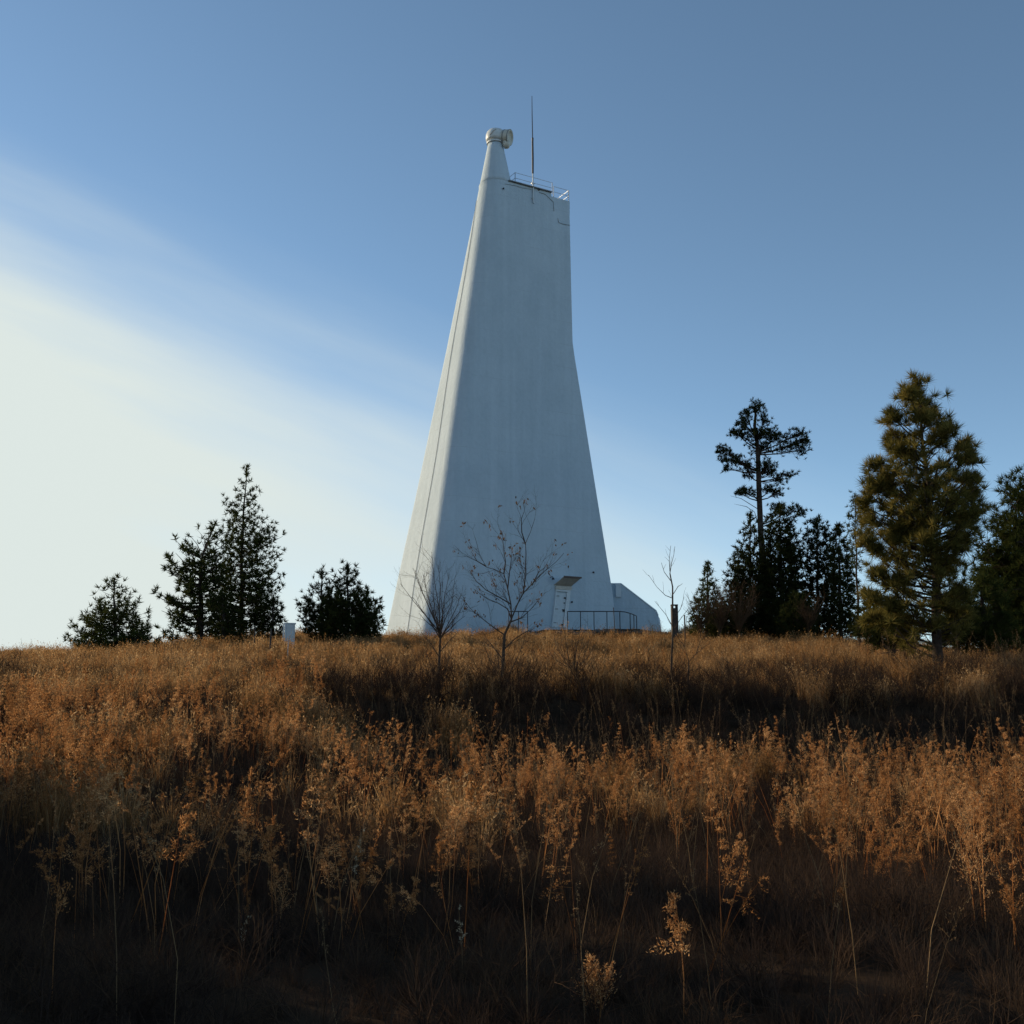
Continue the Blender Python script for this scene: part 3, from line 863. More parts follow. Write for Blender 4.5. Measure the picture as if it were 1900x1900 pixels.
# the big near pine
conifer('big shaggy long-needled pine in the right foreground, sunlit on its left side', 32, [(1738, 1232), (1738, 1100), (1722, 900), (1700, 705)],
        [(700, 1688, 1698), (718, 1664, 1718), (745, 1650, 1742), (768, 1632, 1776), (800, 1640, 1782), (825, 1652, 1812), (845, 1640, 1822), (862, 1602, 1818),
         (885, 1606, 1812), (905, 1592, 1828), (930, 1584, 1836), (950, 1588, 1832), (975, 1600, 1822), (1000, 1575, 1805), (1035, 1592, 1790), (1075, 1602, 1790), (1110, 1602, 1792), (1140, 1592, 1796), (1158, 1584, 1800), (1172, 1610, 1796)],
        190, (40, .28, .018), .50, .34, mat='bigpine', seed=41, trunk_r=.17, thick=1.2, spreadw=.26, gap=.06, deep=.75, dens=.95,
        boughs=[(1712 + (x - 1712) * .86, y + 4, 17, 17) for x, y in [(1692, 722), (1668, 742), (1722, 742), (1642, 780), (1745, 765), (1768, 785), (1655, 812), (1658, 838), (1612, 862), (1625, 888), (1604, 905), (1592, 935), (1606, 958), (1640, 905), (1690, 840), (1742, 815), (1800, 828), (1808, 850), (1812, 885), (1822, 912), (1826, 938), (1806, 962), (1586, 1000), (1606, 1018), (1650, 990), (1668, 960), (1610, 1062), (1640, 1082), (1604, 1108), (1652, 1122), (1598, 1146), (1640, 1150), (1782, 1002), (1772, 1048), (1788, 1100), (1760, 1120), (1796, 1140), (1700, 1010), (1730, 900), (1700, 780)]])
conifer('large dark pine cut by the right edge of the photo', 40, [(1945, 1225), (1945, 1000), (1940, 835)],
        [(835, 1932, 1948), (855, 1900, 1975), (880, 1868, 1995), (905, 1842, 2010), (940, 1838, 2025), (980, 1822, 2040), (1020, 1800, 2050), (1070, 1796, 2060), (1120, 1798, 2060), (1165, 1794, 2060), (1200, 1808, 2050)],
        230, (18, .26, .026), .3, .30, mat='pine', seed=43, trunk_r=.2, thick=1.2, inner=.3)
conifer('low spreading pine filling the gap between the two right-hand pines', 36, [(1825, 1235), (1822, 1070)],
        [(1068, 1812, 1832), (1090, 1790, 1855), (1130, 1770, 1880), (1180, 1765, 1890), (1205, 1780, 1880)],
        70, (18, .25, .022), .25, .28, mat='pine', seed=44)

conifer('knee-high scrub pine left of the big pine trunk', 35, [(1655, 1225), (1655, 1120)], [(1118, 1646, 1664), (1140, 1625, 1690), (1170, 1606, 1712), (1196, 1610, 1706)],
        55, (20, .24, .02), .2, .28, mat='darkpine', seed=45)
conifer('low scrub pine close behind the big pine trunk on its right', 36, [(1775, 1225), (1775, 1105)], [(1104, 1766, 1786), (1130, 1745, 1810), (1170, 1735, 1825), (1196, 1742, 1815)],
        60, (20, .24, .02), .2, .28, mat='darkpine', seed=46)
# added unseen grove on the left, placed and sized to shade the foreground
GL = ['bushy pine at the far right corner of the grove left of the frame', 'tall pine in the far row of the grove left of the frame', 'narrow pine of the grove standing closest to the weedy foreground',
      'middle pine of the grove between the closest pine and the far corner', 'tallest pine of the grove, outermost in its far row', 'second tall pine in the inner row of the grove left of the frame',
      'rounded pine behind the closest one in the grove', 'low pine of the grove between the rounded pine and the camera', 'broad pine in the back row of the grove left of the frame',
      'smallest pine of the grove, nearest the camera', 'short broad pine in the back row, near the camera end of the grove']
for i, (x, y, h_, rr0) in enumerate([(-15.6, 17.9, 6.2, 2.3), (-20.5, 20.9, 7.0, 2.5), (-10.2, 9.6, 5.6, 2.2), (-13.2, 14.4, 5.6, 2.3), (-24.5, 22.0, 6.0, 2.5), (-14.0, 11.5, 6.2, 2.4), (-11.5, 6.5, 6.0, 2.3), (-18.0, 12.5, 7.0, 2.6), (-9.0, 2.0, 6.5, 2.3), (-14.5, 5.0, 8, 2.6)]):
    # build from screen rows at that distance
    def px_of(X, Z):
        yc = y * math.cos(PITCH) + (Z - EYE.z) * math.sin(PITCH)
        return 950 + F * X / yc, 950 - F * ((Z - EYE.z) * math.cos(PITCH) - y * math.sin(PITCH)) / yc
    z0 = H(x, y)
    rows_ = []
    for t_, r_ in ((1, .06), (.85, .35), (.65, .65), (.45, .85), (.25, 1.0), (.1, .9)):
        a = px_of(x - rr0 * r_, z0 + h_ * t_); b = px_of(x + rr0 * r_, z0 + h_ * t_)
        rows_.append((a[1], a[0], b[0]))
    conifer(GL[i], y, [px_of(x, z0), px_of(x, z0 + h_)], rows_, 100, (12, .3, .07), .2, .32,
            mat='pine', seed=60 + i, group='pines of the grove left of the frame', inner=.35)

# ------------------------------------------------------------------ bare shrubs and saplings
def grow(mb, p, d, length, r_, depth, tips, spread=.55, up=.25, kink=.12, rnd=random):
    n = 3
    pts = [p]; cur = p.copy(); dd = d.copy()
    for i in range(n):
        dd = (dd + Vector((rnd.gauss(0, kink), rnd.gauss(0, kink), rnd.gauss(0, kink) + up * .12))).normalized()
        cur = cur + dd * length / n
        pts.append(cur.copy())
    mb.tube(pts, [r_ * (1 - .5 * i / n) for i in range(n + 1)], 4 if r_ < .02 else 5, False)
    if depth <= 0:
        tips.append((pts[-1], dd)); return
    for i in (1, 2, 3):
        for _ in range(1 if i < 3 else 2):
            if i < 3 and rnd.random() < .3: continue
            ax = Vector((rnd.gauss(0, 1), rnd.gauss(0, 1), rnd.gauss(0, .6) + up)).normalized()
            nd_ = (dd + ax * spread).normalized()
            grow(mb, pts[i], nd_, length * rnd.uniform(.5, .78), r_ * .52, depth - 1, tips, spread, up, kink, rnd)

def sapling(label, Y, limbs, twig_mat='twig', leaves=0, depth=2, tw=.45, seed=1, cat='tree', name='bare_tree', group=None, r0=.045, dyr=.8, rmin=.005):
    """limbs: list of polylines in pixels, first is the trunk"""
    rnd = random.Random(seed)
    b = at(*limbs[0][0], Y); g0 = H(b.x, b.y)
    t = thing(name, label, cat, (b.x, b.y, g0), group)
    tr = [Vector((b.x, Y, g0 - .1))] + [at(x, y, Y) for x, y in limbs[0] if at(x, y, Y).z > g0 + .1]
    if len(tr) < 2: tr.append(Vector((b.x + .03, Y, g0 + .35)))
    n = len(tr)
    MB().tube(tr, [r0 * (1 - .55 * i / (n - 1)) for i in range(n)], 6).build('trunk', M[twig_mat], t)
    br, tips = MB(), []
    for li in limbs[1:]:
        dy = rnd.uniform(-dyr, dyr)
        m = len(li)
        pts = []
        for i, (x, y) in enumerate(li):
            p = at(x, y, Y); p.y += dy * i / (m - 1); pts.append(p)
        rs = [max(rmin, r0 * .34 * (1 - .82 * i / (m - 1))) for i in range(m)]
        MB().tube(pts, rs, 5, True).build('limb', M[twig_mat], t)
        for i in range(m - 1):
            a, c = pts[i], pts[i + 1]
            seg = (c - a); k = max(1, int(seg.length / .17))
            for j in range(k):
                if rnd.random() < .2: continue
                p = a.lerp(c, (j + rnd.random()) / k)
                ax = Vector((rnd.gauss(0, 1), rnd.gauss(0, 1), rnd.gauss(0, .5) + .3)).normalized()
                grow(br, p, (seg.normalized() + ax * .8).normalized(), tw * rnd.uniform(.5, 1.1), max(rmin, rs[i] * .45), depth - 1, tips, rnd=rnd)
        tips.append((pts[-1], (pts[-1] - pts[-2]).normalized()))
    br.build('twigs', M[twig_mat], t)
    if leaves:
        sel = [tips[rnd.randrange(len(tips))] for _ in range(leaves)]
        # leaves hang in bunches on the upper right side
        sel.sort(key=lambda q: -(q[0].x * .8 + q[0].z)); sel = sel[:int(leaves * .75)]
        P = np.array([tuple(q[0]) for q in sel for _ in range(3)]); P = P + RNG.normal(size=P.shape) * .04
        Dd = unit(RNG.normal(size=P.shape) * .5 + np.array([0, 0, -.8]))
        vv = diamonds(P, Dd, RNG.uniform(.07, .13, len(P)), .045)
        mesh_obj('dry_leaves', vv, np.arange(len(vv)).reshape(-1, 4), M['dryleaf'], t)
    return t

sapling('bare young tree with a few dry leaves standing before the tower front', 29,
        [[(931, 1285), (933, 1230), (936, 1178), (949, 1149)],
         [(949, 1149), (948, 1121), (942, 1092), (935, 1064), (918, 1056), (902, 1051), (890, 1028), (881, 995)],
         [(949, 1149), (960, 1122), (971, 1102), (987, 1086), (1009, 1064), (1030, 1048), (1044, 1033)],
         [(971, 1102), (974, 1078), (975, 1051), (976, 1030), (975, 1010), (984, 990), (992, 966)],
         [(975, 1010), (968, 990), (967, 968), (972, 958)],
         [(948, 1121), (925, 1108), (902, 1096), (884, 1080), (872, 1061)],
         [(935, 1064), (938, 1042), (934, 1015), (932, 985)],
         [(936, 1178), (921, 1168), (900, 1152), (877, 1134), (862, 1116)],
         [(949, 1149), (942, 1130), (925, 1120), (905, 1112), (880, 1095)],
         [(945, 1155), (968, 1146), (985, 1130), (1000, 1112)],
         [(942, 1092), (946, 1060), (950, 1035)], [(902, 1051), (885, 1040), (873, 1020)], [(987, 1086), (1000, 1060), (1012, 1050)],
         [(935, 1205), (955, 1185), (975, 1172), (990, 1165)], [(934, 1225), (915, 1200), (900, 1180)], [(929, 1292), (918, 1250), (904, 1212), (893, 1190)], [(934, 1292), (946, 1250), (962, 1215), (972, 1188)], [(931, 1290), (926, 1240), (922, 1200)]],
        leaves=150, depth=3, tw=.46, seed=5, r0=.058, rmin=.0052)
def fan(cx, cy, tops, seed=2):
    rnd = random.Random(seed); out = []
    for (x, y) in tops:
        m1 = (cx + (x - cx) * .35 + rnd.uniform(-4, 4), cy + (y - cy) * .3)
        m2 = (cx + (x - cx) * .72 + rnd.uniform(-4, 4), cy + (y - cy) * .65)
        out.append([(cx + rnd.uniform(-1, 1), cy + rnd.uniform(-4, 10)), m1, m2, (x, y)])
    return out
sapling('leafless shrub-like tree before the sunlit left edge of the tower', 29.5,
        [[(813, 1278), (815, 1225), (817, 1178)]] +
        fan(817, 1176, [(745, 1085), (762, 1048), (772, 1060), (785, 1066), (800, 1022), (802, 1060), (815, 1052), (832, 1060), (842, 1085), (855, 1100), (866, 1118), (862, 1140), (790, 1090), (768, 1110), (824, 1085), (780, 1140)]) +
        [[(815, 1220), (800, 1195), (780, 1172)], [(816, 1210), (835, 1185), (848, 1170)], [(812, 1285), (800, 1240), (788, 1205)], [(815, 1285), (828, 1240), (842, 1208)]],
        depth=3, tw=.40, seed=7, r0=.050, rmin=.0052)
sapling('slim bare sapling in front of the thick wooden post', 29.5,
        [[(1245, 1278), (1246, 1220), (1249, 1168), (1248, 1121), (1248, 1089), (1243, 1064)],
         [(1243, 1064), (1246, 1045), (1250, 1030), (1252, 1014)], [(1243, 1060), (1240, 1040), (1241, 1016)],
         [(1248, 1110), (1234, 1105), (1218, 1090), (1202, 1068)], [(1245, 1078), (1232, 1062), (1226, 1045)],
         [(1248, 1104), (1256, 1090), (1262, 1086)], [(1249, 1150), (1262, 1130), (1268, 1108)], [(1249, 1165), (1236, 1140), (1216, 1115)], [(1248, 1172), (1262, 1150), (1284, 1122)]],
        depth=1, tw=.32, seed=12, r0=.036, dyr=.5, rmin=.0048)
sapling('small forked bare shrub right of the slim sapling', 28.5,
        [[(1275, 1288), (1277, 1255), (1278, 1228)], [(1278, 1228), (1292, 1212), (1306, 1200), (1325, 1188)], [(1278, 1228), (1270, 1205), (1268, 1184), (1270, 1145)],
         [(1270, 1200), (1258, 1182), (1252, 1165)], [(1292, 1212), (1298, 1190), (1312, 1176)]],
        depth=2, tw=.3, seed=14, r0=.030, dyr=.4, rmin=.0048, cat='shrub', name='bare_shrub')
sapling('dark twiggy shrub in the grass below the tower door', 28.8,
        [[(1063, 1285), (1065, 1255), (1066, 1235)]] + fan(1066, 1250, [(1030, 1180), (1045, 1172), (1060, 1168), (1076, 1176), (1092, 1180), (1105, 1195), (1020, 1205), (1050, 1200), (1036, 1215), (1098, 1222), (1082, 1190), (1068, 1200)], 4),
        depth=3, tw=.36, seed=15, r0=.04, rmin=.0045, cat='shrub', name='bare_shrub')
sapling('low crooked bare shrub left of the big pine trunk', 30,
        [[(1690, 1285), (1688, 1262), (1685, 1245)], [(1685, 1245), (1665, 1225), (1650, 1210), (1630, 1196)], [(1685, 1250), (1675, 1225), (1660, 1205)], [(1686, 1240), (1700, 1222), (1712, 1212)],
         [(1650, 1210), (1640, 1212), (1618, 1215)]],
        depth=2, tw=.3, seed=16, r0=.035, rmin=.0045, cat='shrub', name='bare_shrub')
sapling('dead crooked boughs low at the foot of the big pine', 31,
        [[(1738, 1290), (1738, 1262), (1739, 1245)], [(1739, 1262), (1765, 1248), (1800, 1243), (1830, 1240)], [(1739, 1268), (1770, 1262), (1800, 1262), (1838, 1262)], [(1737, 1258), (1715, 1240), (1700, 1226)],
         [(1738, 1272), (1705, 1270), (1672, 1262)], [(1739, 1255), (1770, 1230), (1812, 1222)]],
        depth=2, tw=.35, seed=17, r0=.045, rmin=.005, cat='shrub', name='bare_shrub')
for i, (px, hw, topy, lb) in enumerate([(1335, 26, 1092, 'brown leafless bush at the left of the right-hand tree group'), (1372, 26, 1082, 'taller brown leafless bush under the dark stepped conifer'),
                             (1300, 18, 1118, 'small brown leafless bush below the spire-topped conifer'), (1500, 26, 1110, 'brown leafless bush between the paired dark conifers')]):
    rnd = random.Random(50 + i)
    sapling(lb, 61, [[(px, 1185), (px, 1172), (px, 1160)]] + fan(px, 1168, [(px + rnd.uniform(-hw, hw), topy + rnd.uniform(0, 40)) for _ in range(22)], 6 + i),
            twig_mat='brush', depth=2, tw=.6, seed=70 + i, r0=.06, rmin=.012, cat='shrub', name='bare_shrub', group='leafless bushes under the right-hand conifers')

# ------------------------------------------------------------------ grass and weeds (instanced prototypes)
def proto(coll, name, v, f, mat):
    o = mesh_obj(name, v, f, mat, None, False, link=False)
    coll.objects.link(o); return o

def grass_clump(n, h, spread, width, curl=.35, plume=0):
    a = RNG.uniform(0, 2 * np.pi, n); r_ = np.sqrt(RNG.uniform(0, 1, n)) * spread * .35
    b0 = np.stack([np.cos(a) * r_, np.sin(a) * r_, np.zeros(n)], 1)
    out_ = np.stack([np.cos(a), np.sin(a), np.zeros(n)], 1) * RNG.uniform(.02, 1, (n, 1)) * spread + RNG.normal(size=(n, 3)) * .05 + np.array([.08 * h, 0, 0])
    hh_ = h * RNG.uniform(.5, 1.05, (n, 1))
    up_ = np.array([0, 0, 1.0])
    mid = b0 + up_ * hh_ * .6 + out_ * .35; tip = b0 + up_ * hh_ + out_
    side = np.stack([-np.sin(a + RNG.uniform(-1, 1, n)), np.cos(a + RNG.uniform(-1, 1, n)), np.zeros(n)], 1) * width / 2
    v = np.stack([b0 - side, b0 + side, mid - side * .8, mid + side * .8, tip], 1).reshape(-1, 3)
    i0 = np.arange(n)[:, None] * 5
    f = np.concatenate([i0 + np.array([0, 1, 3]), i0 + np.array([0, 3, 2]), i0 + np.array([2, 3, 4])])
    if plume:
        k = RNG.integers(0, n, plume); t = RNG.uniform(.45, 1.05, (plume, 1))
        p = mid[k] * (1 - t) + tip[k] * t + (tip[k] - mid[k]) * .15 + RNG.normal(size=(plume, 3)) * .018 * h
        d = unit(RNG.normal(size=(plume, 3)) * .7 + np.array([.1, 0, .6]))
        v2 = blades(p, d, RNG.uniform(.04, .08, plume), width * 1.7)
        f = np.concatenate([f, np.arange(len(v2)).reshape(-1, 3) + len(v)]); v = np.concatenate([v, v2])
    return v, f

def weed(h, nseeds, branchy=.25, seed_len=.03, lean=.12, start=.45, stems=1, sw=.007, nod=0.0, wid=.8):
    """upright stalk with a feathery head of many small dry seed leaves"""
    mb = MB(); P, D = [], []
    for s_ in range(stems):
        a = random.uniform(0, 6.28); b0 = Vector((math.cos(a), math.sin(a), 0)) * .03 * s_
        ln = Vector((random.gauss(lean, .1), random.gauss(0, .12), 0)) * h
        hh_ = h * random.uniform(.75, 1.0)
        crv = [b0 + Vector((0, 0, hh_)) * t + ln * t * t for t in (0, .35, .7, 1)]
        tipd = (crv[3] - crv[2]).normalized()
        mb.tube(crv, [sw, sw * .8, sw * .5, sw * .25], 3, False)
        nb = int(8 + branchy * 40)
        for k in range(nb):
            t = start + (1 - start) * (k + random.random()) / nb
            i = min(2, int(t * 3)); 
            pz = b0 + Vector((0, 0, hh_)) * t + ln * t * t
            az = random.uniform(0, 6.28)
            bl2 = h * branchy * (1.08 - t) / (1.08 - start) * random.uniform(.25, 1.1) + .02
            if random.random() < .25: continue
            dr_ = Vector((math.cos(az), math.sin(az), random.uniform(.5, 2.4))).normalized()
            e = pz + dr_ * bl2 + Vector((nod * bl2, 0, -nod * bl2 * .6))
            if bl2 > .06: mb.tube([pz, pz.lerp(e, .5) + Vector((0, 0, bl2 * .05)), e], [sw * .35, sw * .28, sw * .15], 3, False)
            m = max(2, int(nseeds / nb / stems))
            for j in range(m):
                q = .2 + .85 * random.random()
                jt = .004 + .07 * bl2
                P.append(tuple(pz.lerp(e, q) + Vector((random.gauss(0, jt), random.gauss(0, jt), random.gauss(0, jt) - q * q * nod * bl2 * .3))))
                D.append((dr_.x + random.gauss(0, wid), dr_.y + random.gauss(0, wid), dr_.z + random.gauss(0, wid)))
    sv = np.array(mb.v); 
    fq_ = np.array([q for q in mb.f if len(q) == 4])
    ft = np.concatenate([fq_[:, [0, 1, 2]], fq_[:, [0, 2, 3]]])
    P = np.array(P); D = unit(np.array(D))
    v2 = blades(P, D, seed_len * RNG.uniform(.6, 1.3, len(P)), seed_len * .42)
    v = np.concatenate([sv, v2]); f = np.concatenate([ft, np.arange(len(v2)).reshape(-1, 3) + len(sv)])
    return v, f

def scatter(name, label, coll, xs, ys, scl, zoff=0.0, tilt=.12, nproto=None, kind='stuff', yaw_all=True):
    n = len(xs)
    zs = hgt(xs, ys) + zoff
    me = bpy.data.meshes.new(name)
    me.vertices.add(n); me.vertices.foreach_set('co', np.stack([xs, ys, zs], 1).astype(np.float32).ravel())
    rot = np.stack([RNG.normal(0, tilt, n), RNG.normal(0, tilt, n), RNG.uniform(-math.pi, math.pi, n) if yaw_all else RNG.normal(0, .6, n)], 1)
    a = me.attributes.new('rot', 'FLOAT_VECTOR', 'POINT'); a.data.foreach_set('vector', rot.astype(np.float32).ravel())
    a = me.attributes.new('scl', 'FLOAT', 'POINT'); a.data.foreach_set('value', np.asarray(scl, np.float32))
    a = me.attributes.new('idx', 'INT', 'POINT'); a.data.foreach_set('value', RNG.integers(0, nproto, n).astype(np.int32))
    o = bpy.data.objects.new(name, me); COL.objects.link(o)
    ng = bpy.data.node_groups.new(name, 'GeometryNodeTree')
    ng.interface.new_socket('Geometry', in_out='INPUT', socket_type='NodeSocketGeometry')
    ng.interface.new_socket('Geometry', in_out='OUTPUT', socket_type='NodeSocketGeometry')
    gi = ng.nodes.new('NodeGroupInput'); go = ng.nodes.new('NodeGroupOutput')
    ci = ng.nodes.new('GeometryNodeCollectionInfo'); ci.inputs[0].default_value = coll; ci.inputs[1].default_value = True; ci.inputs[2].default_value = True
    ip = ng.nodes.new('GeometryNodeInstanceOnPoints'); ip.inputs['Pick Instance'].default_value = True
    def attr(nm, ty):
        q = ng.nodes.new('GeometryNodeInputNamedAttribute'); q.data_type = ty; q.inputs[0].default_value = nm
        return q.outputs[0]
    lk = ng.links.new
    lk(gi.outputs[0], ip.inputs['Points']); lk(ci.outputs[0], ip.inputs['Instance'])
    lk(attr('idx', 'INT'), ip.inputs['Instance Index'])
    er = ng.nodes.new('FunctionNodeEulerToRotation'); lk(attr('rot', 'FLOAT_VECTOR'), er.inputs[0]); lk(er.outputs[0], ip.inputs['Rotation'])
    cx = ng.nodes.new('ShaderNodeCombineXYZ'); s_ = attr('scl', 'FLOAT')
    for k in range(3): lk(s_, cx.inputs[k])
    lk(cx.outputs[0], ip.inputs['Scale'])
    lk(ip.outputs[0], go.inputs[0])
    m = o.modifiers.new('scatter', 'NODES'); m.node_group = ng
    tag(o, label, kind=kind)
    return o

def wedge(n, y0, y1, tanw=.60, pad=2.0, power=1.0):
    """random ground points inside a wide wedge before the camera"""
    ys = np.sqrt(RNG.uniform(y0 ** 2, y1 ** 2, n)) if power == 1 else y0 + (y1 - y0) * RNG.uniform(0, 1, n) ** power
    xs = RNG.uniform(-1, 1, n) * (ys * tanw + pad)
    return xs, ys
_ph = np.random.default_rng(3).uniform(0, 6.28, (10, 2)); _fr = np.random.default_rng(5).normal(size=(10, 2))
def patch(x, y, f=.5):
    s_ = 0
    for k in range(10):
        s_ = s_ + np.sin(x * f * _fr[k, 0] * 1.3 + y * f * _fr[k, 1] * .8 + _ph[k, 0])
    return .5 + s_ / 9.0
def off_tower(xs, ys):
    A_, B_, C_, D_ = section(B_l[0].z)
    cB = np.stack([xs - B_.x, ys - B_.y], 1)
    uu = cB @ np.array([u.x, u.y]); ww = cB @ np.array([w.x, w.y])
    ins = (uu > -.2) & (uu < (C_ - B_).length + 1) & (ww > -.2) & (ww < (A_ - B_).length + .3)
    path = (xs > .5) & (xs < 11.8) & (ys > 71.2) & (ys < 90)
    return ~(ins | path)

NEWC = bpy.data.collections.new
cG = NEWC('golden_grass_clumps')
for k in range(6):
    v, f = grass_clump(46, .62 + .05 * k, .26, .011, plume=70)
    proto(cG, 'grass_clump', v, f, M['gold'])
cS = NEWC('far_grass_clumps')
for k in range(6):
    v, f = grass_clump(44, .55 + .05 * k, .36, .020, plume=40)
    proto(cS, 'grass_clump', v, f, M['gold'])
cU = NEWC('undergrowth_clumps')
for k in range(5):
    v, f = grass_clump(64, .28 + .04 * k, .32, .0045)
    proto(cU, 'grass_clump', v, f, M['duff'])
cW = NEWC('rusty_weeds')
for k in range(12):
    if k % 2:    # full feathery heads
        v, f = weed(random.uniform(.95, 1.3), 720, branchy=random.uniform(.14, .26), seed_len=.021, start=random.uniform(.42, .6), lean=random.uniform(-.05, .2), sw=.0042, nod=random.uniform(0, .9))
    else:        # long bare stems with a narrow head
        v, f = weed(random.uniform(1.0, 1.45), 330, branchy=random.uniform(.07, .13), seed_len=.020, start=random.uniform(.62, .78), lean=random.uniform(-.1, .25), sw=.0042, nod=random.uniform(.3, 1.4), stems=random.choice([1, 2]))
    proto(cW, 'weed', v, f, M['rust'])
cT = NEWC('thin_stalks')
for k in range(6):
    v, f = weed(random.uniform(.9, 1.5), 90, branchy=random.uniform(.04, .10), seed_len=.016, start=.7, lean=random.uniform(-.1, .25), sw=.0036)
    proto(cT, 'stalk', v, f, M['stalk'])
cB_ = NEWC('twiggy_brush')
for k in range(5):
    mb = MB(); tips = []
    for _ in range(7):
        a = random.uniform(0, 6.28)
        grow(mb, Vector((0, 0, 0)), Vector((math.cos(a) * .6, math.sin(a) * .6, 1)).normalized(), .42, .008, 2, tips, .7, .2, .2)
    fq_ = np.array([q for q in mb.f if len(q) == 4])
    proto(cB_, 'brush', np.array(mb.v), np.concatenate([fq_[:, [0, 1, 2]], fq_[:, [0, 2, 3]]]), M['duff'])

# far golden grass over the hill
xs, ys = wedge(40000, 27, 92, .58, 3)
k = (patch(xs, ys, .9) + RNG.normal(0, .12, len(xs)) > .36) & off_tower(xs, ys)
xs, ys = xs[k], ys[k]
scatter('dry_grass', 'dry golden grass covering the hill up to the tower and tree line', cS, xs, ys, RNG.uniform(.5, 1.15, len(xs)) * (.55 + .75 * patch(xs, ys, 1.3)).clip(.45, 1.4) * (.62 + .38 * smoothstep(30, 42, ys)), nproto=6)
# mid golden grass on the left mound and below the bank lip
xs, ys = wedge(9000, 13, 31, .60, 2)
k = (patch(xs, ys, 1.7) + .10 * smoothstep(-1, -7, xs) + RNG.normal(0, .07, len(xs)) > .82) & ((ys > 26.5) | (xs < -1) | (ys < 22))
xs, ys = xs[k], ys[k]
scatter('dry_grass', 'dry golden grass on the left mound and nearer slope', cG, xs, ys, RNG.uniform(.6, 1.1, len(xs)), nproto=6)
# taller ragged tufts along the crest that break the skyline
xs, ys = wedge(2600, 46, 76, .56, 2)
k = (patch(xs + 70, ys, 1.2) + RNG.normal(0, .1, len(xs)) > .58) & off_tower(xs, ys)
xs, ys = xs[k], ys[k]
scatter('tall_grass_tufts', 'taller ragged grass tufts breaking the skyline along the hill crest', cG, xs, ys, RNG.uniform(.7, 1.55, len(xs)), nproto=6, tilt=.2)
# dead low undergrowth nearer the camera and on the bank
xs, ys = wedge(11000, 3.0, 30, .62, 2)
x2, y2 = wedge(2600, 3.0, 12, .62, 2)
xs = np.concatenate([xs, x2]); ys = np.concatenate([ys, y2])
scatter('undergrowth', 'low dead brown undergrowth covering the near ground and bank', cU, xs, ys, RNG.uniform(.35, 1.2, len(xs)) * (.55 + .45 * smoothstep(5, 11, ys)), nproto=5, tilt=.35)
xs, ys = wedge(6000, 20, 75, .58, 2)
x2, y2 = RNG.uniform(-5, 18, 330), RNG.uniform(26.2, 30.5, 330)
k = ((ys < 28) | (patch(xs + 40, ys, 1.0) + RNG.normal(0, .06, len(xs)) > .74)) & off_tower(xs, ys)
xs, ys = np.concatenate([xs[k], x2]), np.concatenate([ys[k], y2])
scatter('brushwood', 'dark tangled twigs on the shaded bank and in patches up the hill', cB_, xs, ys, np.concatenate([RNG.uniform(.5, 1.2, k.sum()), RNG.uniform(.7, 1.5, 330)]), nproto=5)
xs, ys = wedge(2600, 3.5, 21, .62, 2)
scatter('low_brush', 'low tangled dead twigs over the near ground', cB_, xs, ys, RNG.uniform(.22, .75, len(xs)), nproto=5, tilt=.5)
# rusty weeds: clustered drifts with dark gaps between them, denser on the left mound
def drifts(n, y0, y1, m, spr, keep):
    cx, cy = wedge(n, y0, y1, .58, 1)
    q = RNG.uniform(0, 1, n) < keep(cx, cy)
    cx, cy = cx[q], cy[q]
    k = RNG.integers(m[0], m[1], len(cx))
    sp = np.repeat(RNG.uniform(spr[0], spr[1], len(cx)), k)
    sc = np.repeat(RNG.uniform(.72, 1.12, len(cx)), k)
    X = np.repeat(cx, k) + RNG.normal(size=k.sum()) * sp * 1.25; Y = np.repeat(cy, k) + RNG.normal(size=k.sum()) * sp
    return X, Y, sc * RNG.uniform(.42, 1.22, len(X))
a_ = drifts(420, 7.5, 24, (5, 20), (.18, .55), lambda x, y: .16 + .25 * smoothstep(-2, -6, x) * smoothstep(13, 16, y) + .30 * smoothstep(0, 4, x) * smoothstep(7.5, 9, y) * (1 - smoothstep(16, 20, y)) + .08 * smoothstep(12, 14, y) * (1 - smoothstep(18, 21, y)))
b_ = drifts(300, 14, 27, (8, 22), (.3, .8), lambda x, y: .55 * smoothstep(-2.5, -7, x))
bx, by = wedge(900, 6.5, 25, .60, 2)
q = RNG.uniform(0, 1, len(bx)) < .34 + .06 * smoothstep(11, 15, by)
xs = np.concatenate([a_[0], b_[0], bx[q]]); ys = np.concatenate([a_[1], b_[1], by[q]]); sc_ = np.concatenate([a_[2], b_[2], RNG.uniform(.45, 1.0, q.sum())])
q = ys > 6.0
xs, ys, sc_ = xs[q], ys[q], sc_[q]
print('weeds', len(xs))
scatter('rusty_weeds', 'tall rust-coloured weeds with feathery dry seed heads across the foreground', cW, xs, ys, sc_, nproto=12, tilt=.15)
xs, ys = wedge(9000, 27.0, 75, .58, 2)
k = (patch(xs + 9, ys, 1.6) + RNG.normal(0, .1, len(xs)) > .50) & off_tower(xs, ys)
xs, ys = xs[k], ys[k]
scatter('rusty_weeds', 'rust-coloured weeds scattered through the golden grass on the hill', cW, xs, ys, RNG.uniform(.3, .78, len(xs)) * (.6 + .4 * smoothstep(30, 40, ys)), nproto=12, tilt=.12)
xs, ys = wedge(3400, 5.5, 34, .60, 2)
k = RNG.uniform(0, 1, len(xs)) < .40 + .6 * smoothstep(10, 14, ys)
xs, ys = xs[k], ys[k]
scatter('dry_stalks', 'thin pale dry stalks standing among the weeds', cT, xs, ys, RNG.uniform(.6, 1.1, len(xs)), nproto=6, tilt=.12)

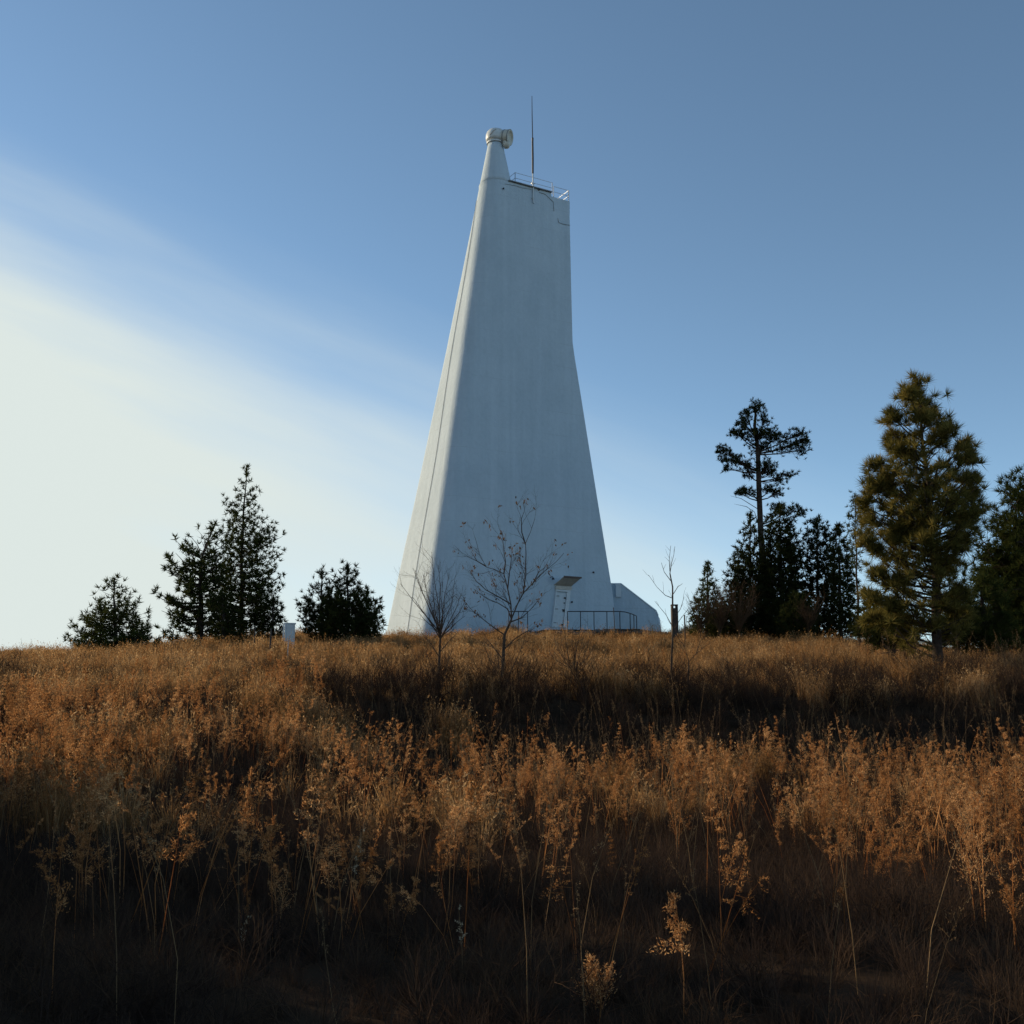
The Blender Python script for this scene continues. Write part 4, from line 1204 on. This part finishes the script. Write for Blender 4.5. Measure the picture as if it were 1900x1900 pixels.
# single weeds that stand out in the near shade
def lone(label, px, py_top, Y, kind='weed', seeds=400, mat='rust', branchy=.25, sl=.03, start=.4, stems=1, lean=.05, name='dry_weed', sw=.006):
    p = at(px, py_top, Y); g0 = H(p.x, p.y); h_ = p.z - g0
    v, f = weed(h_, seeds, branchy=branchy, seed_len=sl, start=start, lean=lean, stems=stems, sw=sw)
    ns = int((f[:, 0].size))
    t = thing(name, label, 'plant', (p.x, p.y, g0))
    vt = v + np.array([p.x - lean * h_, p.y, g0])
    # split stalk (tubes) from seed heads: seed blades are the trailing loose triangles
    nv = len(v)
    first = nv
    cnt = np.bincount(f.ravel(), minlength=nv)
    # tubes share vertices; blades use each vertex once
    loose = cnt == 1
    i = nv
    while i > 0 and loose[i - 1]: i -= 1
    i += (-(nv - i)) % 3 and (3 - ((-(nv - i)) % 3)) * 0
    m_s = (f < i).all(1)
    mesh_obj('stalk', vt[:i], f[m_s], M['stalk'] if mat == 'pale' else M[mat], t)
    fs = f[(f >= i).all(1)] - i
    mesh_obj('seed_head', vt[i:], fs, M[mat], t)
    return t
lone('solitary pale seed stalk in the dark foreground left of centre', 657, 1520, 9.0, seeds=140, mat='pale', branchy=.05, sl=.018, start=.55, lean=.03)
lone('short pale seed stalk at the bottom centre', 862, 1685, 7.5, seeds=120, mat='pale', branchy=.07, sl=.016, start=.45, lean=.02)
lone('thin pale stalk with tiny seeds low in the dark left foreground', 450, 1690, 7.8, seeds=80, mat='pale', branchy=.04, sl=.018, start=.3, lean=.02)
lone('bushy rusty weed at the bottom right of centre', 1110, 1775, 6.6, seeds=2000, branchy=.5, sl=.016, start=.2, stems=4, lean=.05)
lone('bushy rusty weed in the dark left foreground', 170, 1480, 9.5, seeds=1800, branchy=.32, sl=.018, start=.3, stems=2, lean=.05)
lone('upright rusty weed clump standing alone right of centre', 1256, 1425, 13.0, seeds=1200, branchy=.16, sl=.019, start=.35, stems=3, lean=.01)
lone('isolated stalk with a small narrow seed head before the dark bank', 1320, 1376, 15.0, seeds=240, branchy=.06, sl=.022, start=.8, lean=0)
lone('tall branching rusty weed near the right edge', 1795, 1470, 9.0, seeds=1800, branchy=.28, sl=.018, start=.25, stems=3, lean=-.05)
lone('rusty weed leaning at the far right bottom', 1868, 1560, 8.0, seeds=1000, branchy=.2, sl=.018, start=.35, stems=2, lean=-.04)
lone('thin weed with a small curled head in the right foreground', 1563, 1640, 8.2, seeds=220, branchy=.12, sl=.018, start=.8, lean=0)
lone('low feathery weed in the dark foreground left of the solitary pale stalk', 525, 1590, 9.0, seeds=600, branchy=.3, sl=.016, start=.3, stems=2)
